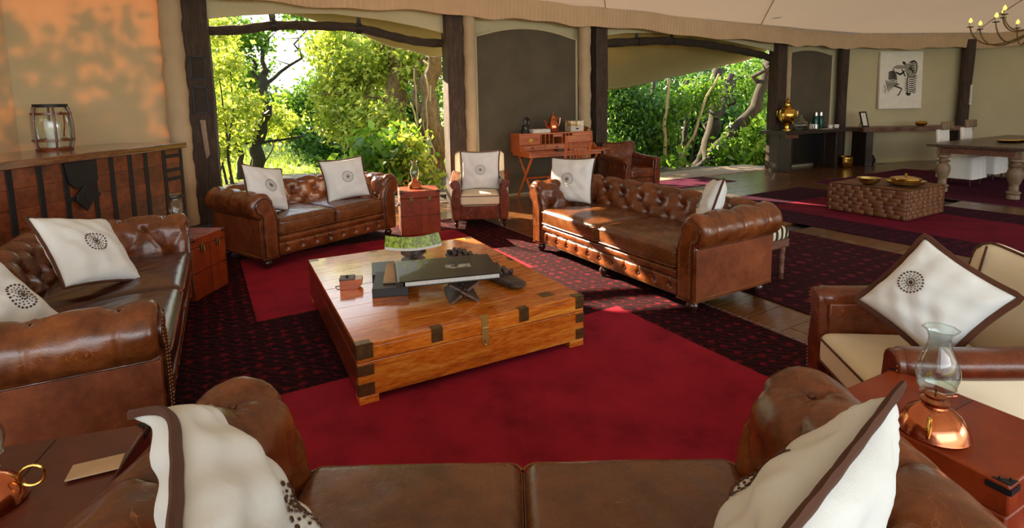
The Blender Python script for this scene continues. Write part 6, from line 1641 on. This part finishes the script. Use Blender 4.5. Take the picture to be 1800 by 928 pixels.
def leaf_cloud(name, mat, parent, blobs, n, size, seed=0, elong=2.0, up=0.3):
    """n leaves as folded diamonds scattered through a list of (x,y,z, rx,ry,rz) clumps, in one mesh"""
    g = np.random.default_rng(seed)
    B = np.array(blobs, float); vol = (B[:, 3] * B[:, 4] * B[:, 5]) ** 0.7; pick = g.choice(len(B), n, p=vol / vol.sum())
    d = g.normal(size=(n, 3)); d /= np.linalg.norm(d, axis=1)[:, None]; rad = g.random(n) ** 0.45
    # sprays: leaves gather around twig points
    c = B[pick, :3] + d * rad[:, None] * B[pick, 3:6]
    tw = g.choice(n, n // 7 + 1); t = c[tw][g.integers(0, len(tw), n)]; k = 0.72
    near = np.linalg.norm(t - c, axis=1)
    m_ = near < 6
    jit = g.normal(size=(n, 3)) * size * 1.6
    idx = g.integers(0, len(tw), n); c = np.where((g.random(n) < 0.8)[:, None], c[tw][idx] + jit, c)
    a = g.normal(size=(n, 3)); a[:, 2] -= up; a /= np.linalg.norm(a, axis=1)[:, None]
    b = np.cross(a, g.normal(size=(n, 3))); b /= np.linalg.norm(b, axis=1)[:, None]
    s = size * (0.6 + 0.8 * g.random(n)); L = (a * (s / 2 * elong ** .5)[:, None]); W = (b * (s / 2 / elong ** .5)[:, None])
    nn = np.cross(a, b) * (s * 0.10)[:, None]
    V = np.empty((n, 4, 3)); V[:, 0] = c - L; V[:, 1] = c + W + nn; V[:, 2] = c + L; V[:, 3] = c - W + nn
    me = bpy.data.meshes.new(name); me.vertices.add(n * 4); me.vertices.foreach_set('co', V.reshape(-1))
    me.loops.add(n * 4); me.loops.foreach_set('vertex_index', np.arange(n * 4, dtype=np.int32))
    me.polygons.add(n); me.polygons.foreach_set('loop_start', np.arange(0, n * 4, 4, dtype=np.int32)); me.polygons.foreach_set('loop_total', np.full(n, 4, dtype=np.int32))
    me.materials.append(mat); me.update(); me.validate()
    o = bpy.data.objects.new(name, me); COL.objects.link(o)
    if parent is not None: o.parent = parent
    return o
def curvy(p0, p1, n=12, wob=0.1, seed=0):
    g = random.Random(seed); a, b = Vector(p0), Vector(p1); ph = [g.uniform(0, 6) for _ in range(4)]
    return [tuple(a + (b - a) * i / n + Vector((wob * math.sin(i * .8 + ph[0]) + wob * .5 * math.sin(i * 1.9 + ph[1]), wob * math.sin(i * .7 + ph[2]), 0)) * min(1, i / 3)) for i in range(n + 1)]
def tree(label, base, top, r0, r1, mat, branches, leafmat, blobs, nleaf, lsize, seed=0, group=None, wob=0.1, name='tree', cat='tree', up=0.3, path=None):
    root = thing(name, label, cat, (0, 0, 0), 0, group); root.location = (base[0], base[1], base[2]); off = Vector(base)
    rel = lambda p: tuple(Vector(p) - off)
    pts = path or curvy(base, top, 14, wob, seed)
    m = MB(); n = len(pts); g = random.Random(seed); m.tube([rel(p) for p in pts], [(r0 + (r1 - r0) * i / (n - 1)) * (1 + 0.12 * math.sin(i * 2.1 + seed)) * (1.35 if i == 0 else 1) for i in range(n)], 12); m.build('trunk', mat, root, sharp=0)
    for k, (t_, dx, dy, dz_, rr) in enumerate(branches):
        p = Vector(pts[int(t_ * (n - 1))]); q = p + Vector((dx, dy, dz_)); m = MB(); cp_ = curvy(p, q, 10, 0.12 * q.length / 12 + 0.05, seed + k + 5)
        m.tube([rel(x) for x in cp_], [rr * (1 - 0.8 * i / 10) for i in range(11)], 7)
        for j in (4, 6, 8):
            s_ = Vector(cp_[j]); e = s_ + Vector((g.uniform(-.6, .6), g.uniform(-.4, .4), g.uniform(-.1, .7))) * 0.8; m.tube([rel(x) for x in curvy(s_, e, 5, 0.05, j)], [rr * .35 * (1 - .15 * i) for i in range(6)], 5)
        m.build('branch', mat, root, sharp=0)
    if nleaf:
        bl = [(b[0] - base[0], b[1] - base[1], b[2] - base[2], b[3], b[4], b[5]) for b in blobs]
        o = leaf_cloud('foliage', leafmat, root, bl, nleaf, lsize, seed, up=up); o['kind'] = 'stuff'
    return root
def at(px, py, Y):
    d = _f + _x2 * ((px - 900) / 942.7) - _u2 * ((py - 294.7) / 942.7); t_ = Y / d.y; return Vector((0, 0, 1.5)) + d * t_
def blobat(px, py, Y, r, f=1.0, dy=1.0): p = at(px, py, Y); return (p.x, p.y, p.z, r, r * dy, r * f)
LY, LG, LD = M['leaf_yellow'], M['leaf_green'], M['leaf_dark']

b = at(450, 300, 15); tp = at(470, 120, 15)
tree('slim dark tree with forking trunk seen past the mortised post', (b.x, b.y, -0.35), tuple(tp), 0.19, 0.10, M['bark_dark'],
     [(0.9, -1.2, 0.2, 1.6, 0.06), (0.85, 1.5, 0.4, 1.8, 0.06), (0.95, 0.2, 0, 2.0, 0.07), (0.35, 2.2, 0.3, 0.35, 0.05), (0.3, -1.4, -0.3, 0.3, 0.04)], LG,
     [blobat(400, 60, 15, 0.7), blobat(440, 130, 15.5, 0.55), blobat(390, 140, 16, 0.6), blobat(450, 70, 15, 0.5), blobat(520, 35, 15, 0.4)], 3600, 0.10, 21)
b = at(420, 300, 14)
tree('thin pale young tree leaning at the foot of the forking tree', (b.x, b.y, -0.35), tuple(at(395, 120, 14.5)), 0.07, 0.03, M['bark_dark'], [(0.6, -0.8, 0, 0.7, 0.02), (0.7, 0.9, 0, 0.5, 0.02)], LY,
     [blobat(390, 120, 13, 0.4), blobat(405, 200, 12.5, 0.4), blobat(385, 235, 12, 0.3), blobat(430, 185, 13, 0.4), blobat(378, 60, 13, 0.4)], 2600, 0.10, 22)
# big trunks at the right of the left opening
b = at(712, 300, 13)
tree('thick brown tree trunk behind the small sofa at the right of the left open side', (b.x, b.y, -0.35), tuple(at(690, 60, 13)), 0.30, 0.24, M['bark'], [(0.6, -1.9, -0.3, 0.15, 0.05), (0.8, 0.6, 0.2, 1.4, 0.08), (0.75, -0.8, 0, 1.3, 0.07)], LY,
     [blobat(610, 120, 13.5, 0.75), blobat(655, 100, 13, 0.6), blobat(625, 190, 13, 0.6), blobat(575, 165, 13.5, 0.45), blobat(560, 85, 14, 0.35), blobat(720, 90, 12.5, 0.35), blobat(590, 70, 13.5, 0.5)], 7500, 0.095, 23)
b = at(770, 340, 11.5)
tree('golden-brown trunk hugging the bolt-studded post', (b.x, b.y, -0.4), tuple(at(752, 60, 11.5)), 0.21, 0.15, M['bark'], [(0.7, 0.5, 0.2, 1.0, 0.05), (0.8, -0.4, 0.3, 1.0, 0.04)], LY, [blobat(740, 120, 12.5, 0.4)], 700, 0.12, 24)
b = at(742, 330, 12)
tree('narrow dark trunk between the two big brown ones', (b.x, b.y, -0.4), tuple(at(735, 100, 12.2)), 0.10, 0.07, M['bark'], [], LY, [], 0, 0.1, 25)
# hanging vines
for k, (x0, y0, x1, y1, Y) in enumerate(((728, 120, 735, 340, 11.6), (748, 130, 762, 330, 11.2), (722, 180, 745, 300, 11.0), (757, 150, 742, 345, 11.4))):
    m = MB(); m.tube(curvy(at(x0, y0, Y), at(x1, y1, Y), 12, 0.06, k), 0.018, 6)
    one('hanging_vine', m, M['vine'], ['dry vine on the left of the vines between the two brown trunks', 'dry vine nearest the bolt-studded post', 'shortest dry vine, crossing behind the bright leaf sprays', 'dry vine slanting the other way across the golden-brown trunk'][k], 'vine', group='dry vines between the brown trunks', sharp=0)
# bushes
def bush(label, blobs, mat, n, size, seed, group=None, name='bush', stems=True, up=0.3, cat='bush'):
    c = Vector(blobs[0][:3]); gx, gy = c.x, c.y; g0 = gz(gx, gy); root = thing(name, label, cat, (gx, gy, g0), 0, group)
    o = leaf_cloud('foliage', mat, root, [(b_[0] - gx, b_[1] - gy, b_[2] - g0, b_[3], b_[4], b_[5]) for b_ in blobs], n, size, seed, up=up); o['kind'] = 'stuff'
    if stems:
        for k in range(4):
            b_ = blobs[k % len(blobs)]; m = MB(); m.tube(curvy((0.1 * k, 0, 0), (b_[0] - gx, b_[1] - gy, b_[2] - g0), 6, 0.06, seed + k), [0.03, .028, .025, .022, .018, .014, .01], 6); m.build('stem', M['bark_dark'], root, sharp=0)
    return root
bush('yellow-green sunlit bush spreading behind the small sofa back', [blobat(640, 225, 12.5, 0.6), blobat(590, 215, 13, 0.5), blobat(680, 215, 12, 0.45), blobat(610, 150, 13.5, 0.55), blobat(650, 130, 13.5, 0.5)], LY, 6000, 0.09, 31)
bush('broad-leaved green plants low behind the upright white pillow', [blobat(655, 285, 10, 0.28, 0.6), blobat(690, 280, 10, 0.28, 0.6)], LG, 900, 0.16, 32, stems=False)
bush('bright sprays of narrow leaves behind the lamp on the chest', [blobat(718, 265, 9.9, 0.26, 1.3), blobat(742, 300, 9.8, 0.16, 1.3), blobat(700, 300, 9.9, 0.22), blobat(766, 320, 9.7, 0.10, 1.5)], LY, 1500, 0.085, 33)
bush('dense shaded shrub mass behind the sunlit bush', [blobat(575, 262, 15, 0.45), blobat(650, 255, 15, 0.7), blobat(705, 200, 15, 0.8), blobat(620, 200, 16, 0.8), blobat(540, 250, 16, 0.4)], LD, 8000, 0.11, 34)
bush('sparse pale leafy bush hugging the mortised post outside', [blobat(385, 262, 11, 0.22), blobat(382, 200, 11, 0.28), blobat(400, 110, 11.5, 0.25), blobat(376, 130, 11, 0.25), blobat(378, 55, 11, 0.28)], LY, 1500, 0.10, 35)
bush('low bleached shrub at the foot of the slim forking tree', [blobat(420, 215, 15, 0.6), blobat(475, 205, 16, 0.55, .7), blobat(395, 235, 14, 0.45), blobat(505, 225, 17, 0.55, .7)], LY, 3600, 0.11, 36)
bush('dim green shrub below the bright gap of sky', [blobat(520, 195, 20, 0.9, .8), blobat(480, 215, 20, 0.8, .7), blobat(560, 170, 20, 0.9)], LG, 4200, 0.12, 37)
far_blobs = [blobat(x, y, 26, r) for x, y, r in ((372, 60, 1.5), (372, 150, 2.0), (430, 195, 1.5), (610, 90, 1.9), (690, 60, 2.4), (760, 60, 2.4), (740, 160, 2.4), (650, 180, 2.2), (590, 200, 1.8), (500, 215, 1.3), (400, 225, 1.6))]
far_lab = ['hazy tree crown beyond the clearing, high up beside the mortised post', 'hazy tree crown beyond the clearing, midway up the mortised post', 'low hazy crown beyond the clearing behind the forking tree', 'hazy crown bordering the bright sky gap on its right side', 'distant crown high above the thick brown trunk', 'distant crown behind the corner of the small awning', 'distant crown behind the golden-brown trunk', 'distant crown behind the sunlit bush at mid height', 'distant crown low at the right end of the clearing', 'lowest hazy crown right under the sky gap', 'low hazy crown at the left end of the clearing']
for k in range(0, len(far_blobs)):
    bush(far_lab[k], [far_blobs[k]], [LG, LY, LG][k % 3], 2300, 0.17, 50 + k, group='distant tree crowns beyond the left open side', name='distant_tree', cat='tree', stems=True)
# right opening thicket
def pillar_bush(label, pts, mat, n, size, seed, up=0.6): return bush(label, [blobat(*p) for p in pts], mat, n, size, seed, up=up)
pillar_bush('feathery green bamboo-like thicket behind the leather tub chair', [(1090, 200, 14, 0.75, 1.2), (1130, 220, 14, 0.75, 1.2), (1095, 265, 13.5, 0.6), (1150, 260, 14, 0.6), (1080, 150, 14.5, 0.7)], M['leaf_thicket'], 15000, 0.085, 61)
pillar_bush('light green leafy sprays around the pale thin trunk', [(1190, 185, 13.5, 0.4), (1170, 230, 13.3, 0.3), (1215, 175, 14, 0.4), (1245, 165, 14, 0.4)], LG, 1800, 0.09, 62)
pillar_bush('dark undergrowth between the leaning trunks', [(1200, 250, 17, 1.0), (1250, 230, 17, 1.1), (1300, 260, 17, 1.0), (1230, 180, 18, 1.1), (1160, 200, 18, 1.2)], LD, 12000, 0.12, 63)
pillar_bush('low glossy green plants at the foot of the leaning tree', [(1310, 265, 14, 0.45), (1335, 240, 14.5, 0.5), (1290, 280, 13.5, 0.35), (1340, 280, 14, 0.35), (1180, 295, 12.6, 0.22)], LG, 4200, 0.14, 64)
pillar_bush('sunny bush beyond the leaning tree beside the rough post', [(1340, 210, 17, 0.8), (1310, 150, 18, 0.9), (1345, 140, 18, 0.8)], LG, 2200, 0.11, 65)
_lp = [at(x, y, 14) for x, y in ((1228, 305), (1262, 262), (1300, 222), (1328, 190), (1340, 150), (1352, 115), (1372, 85), (1385, 50))]
lean_path = []
for i in range(len(_lp) - 1):
    for q in range(3): lean_path.append(tuple(_lp[i] + (_lp[i + 1] - _lp[i]) * q / 3 + Vector((0.02 * math.sin(i * 5 + q), 0, 0))))
lean_path.append(tuple(_lp[-1])); lean_path[0] = (lean_path[0][0], lean_path[0][1], -0.45)
for k, (bx_, tx, ty, Y, r0, r1, mt, lab) in enumerate(((1228, 1372, 95, 14, 0.18, 0.10, 'bark_dark', 'heavy leaning tree whose trunk crosses behind the rough post'), (1245, 1262, 120, 15, 0.20, 0.15, 'bark_dark', 'stout upright trunk in the middle of the thicket'), (1225, 1290, 130, 15.5, 0.14, 0.09, 'bark_dark', 'trunk leaning gently right behind the stout one'),
        (1140, 1150, 140, 14.5, 0.07, 0.05, 'bark_dark', 'thin dark trunk close to the tub chair'), (1165, 1175, 130, 13, 0.045, 0.035, 'vine', 'pale straight sapling in front of the thicket'), (1183, 1262, 130, 13.2, 0.04, 0.025, 'vine', 'long bare sapling slanting from lower left to upper right'), (1200, 1206, 140, 14.5, 0.08, 0.06, 'bark_dark', 'mossy thin trunk beside the pale sapling'))):
    b = at(bx_, 300, Y); tp = at(tx, ty, Y + (0.3 if k else -0.2))
    br_ = [(0.7, 0.7, 0.1, 1.2, 0.07), (0.55, 0.35, 0, 1.4, 0.08)] if k == 0 else ([(0.6, 0.4, 0, 1.0, 0.06), (0.4, -0.4, 0, 1.2, 0.05)] if k < 3 else [])
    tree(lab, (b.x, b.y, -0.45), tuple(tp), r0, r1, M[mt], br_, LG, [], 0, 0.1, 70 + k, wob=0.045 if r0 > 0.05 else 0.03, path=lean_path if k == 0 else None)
dl = ['dark crown far behind the tub chair, furthest towards the desk', 'dark crown far behind the feathery thicket', 'dark crown far behind the pale straight sapling', 'dark crown far behind the slanting sapling', 'dark crown far behind the stout upright trunk', 'green crown far behind the trunk leaning beside the stout one', 'green crown far behind the heavy leaning tree', 'green crown far away just showing beside the rough post']
for k in range(8):
    p = at(1080 + k * 42, 150 + (k % 3) * 25, 27)
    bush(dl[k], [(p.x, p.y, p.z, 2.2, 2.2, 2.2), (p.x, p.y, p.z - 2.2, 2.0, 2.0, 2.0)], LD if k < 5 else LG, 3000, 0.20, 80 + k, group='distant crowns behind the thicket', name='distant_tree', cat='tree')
tree('unseen leafy tree added behind the charcoal canvas panel to block sun', (0.0, 14.0, -0.4), (0.1, 14.0, 3.6), 0.16, 0.08, M['bark'], [(0.8, 0.9, 0.3, 0.7, 0.04), (0.8, -0.9, -0.2, 0.8, 0.04)], LG, [(0.4, 13.5, 2.6, 1.0, 1.0, 1.0), (-1.2, 14.8, 4.0, 1.3, 1.2, 1.1), (1.4, 13.8, 3.6, 1.1, 1.0, 1.0), (-0.2, 13.8, 1.4, .9, .9, .8)], 6000, 0.16, 95)  # added tree hidden by the panel, keeping sun off the far floor
# trees outside the left canvas that throw their dappled shade on it
for k, (x, y, z, r) in enumerate(((-7.3, 6.3, 3.0, 1.3), (-7.2, 8.2, 3.1, 1.3), (-7.0, 4.4, 2.9, 1.2), (-10.5, 11.5, 4.2, 1.8))):
    tree(['leafy tree outside the left canvas wall level with the lantern', 'leafy tree outside near the mortised post corner', 'leafy tree outside the left canvas at the trunk sofa', 'tallest tree out beyond the left corner of the tent'][k], (x, y, -0.4), (x + 0.1, y, z), 0.14, 0.06, M['bark'], [(0.7, 0.7, 0.3, 0.7, 0.04), (0.8, -0.6, -0.5, 0.8, 0.04), (0.6, 0.2, -0.8, 0.6, 0.04)], LG, [(x, y, z, r, r, r * 0.8), (x + .4, y - .9, z - .4, r * .7, r * .7, r * .6)], [300, 300, 300, 600][k], 0.19, 90 + k, group='trees outside the left canvas wall')
# grass tufts in the clearing
g = np.random.default_rng(5); n = 9000
pts = np.stack([g.uniform(-11, 1, n), g.uniform(8.9, 22, n)], 1)
ok = pts[:, 1] > 9.3 + 0.45 * (pts[:, 0] + 0.8)
pts = pts[ok]; n = len(pts)
z = np.array([gz(a, b) for a, b in pts]); s = g.uniform(0.10, 0.28, n); a = g.uniform(0, 6.28, n); w = 0.012 + 0.02 * g.random(n)
V = np.empty((n, 3, 3)); V[:, 0] = np.stack([pts[:, 0] - w * np.cos(a), pts[:, 1] - w * np.sin(a), z], 1); V[:, 1] = np.stack([pts[:, 0] + w * np.cos(a), pts[:, 1] + w * np.sin(a), z], 1)
V[:, 2] = np.stack([pts[:, 0] + g.normal(0, .06, n), pts[:, 1] + g.normal(0, .06, n), z + s], 1)
me = bpy.data.meshes.new('grass'); me.from_pydata([tuple(q) for q in V.reshape(-1, 3)], [], [(3 * i, 3 * i + 1, 3 * i + 2) for i in range(n)]); me.materials.append(M['grass'])
gr = bpy.data.objects.new('grass', me); COL.objects.link(gr); tag(gr, 'sunlit grass growing in the clearing beyond the small sofa', 'grass', kind='stuff')
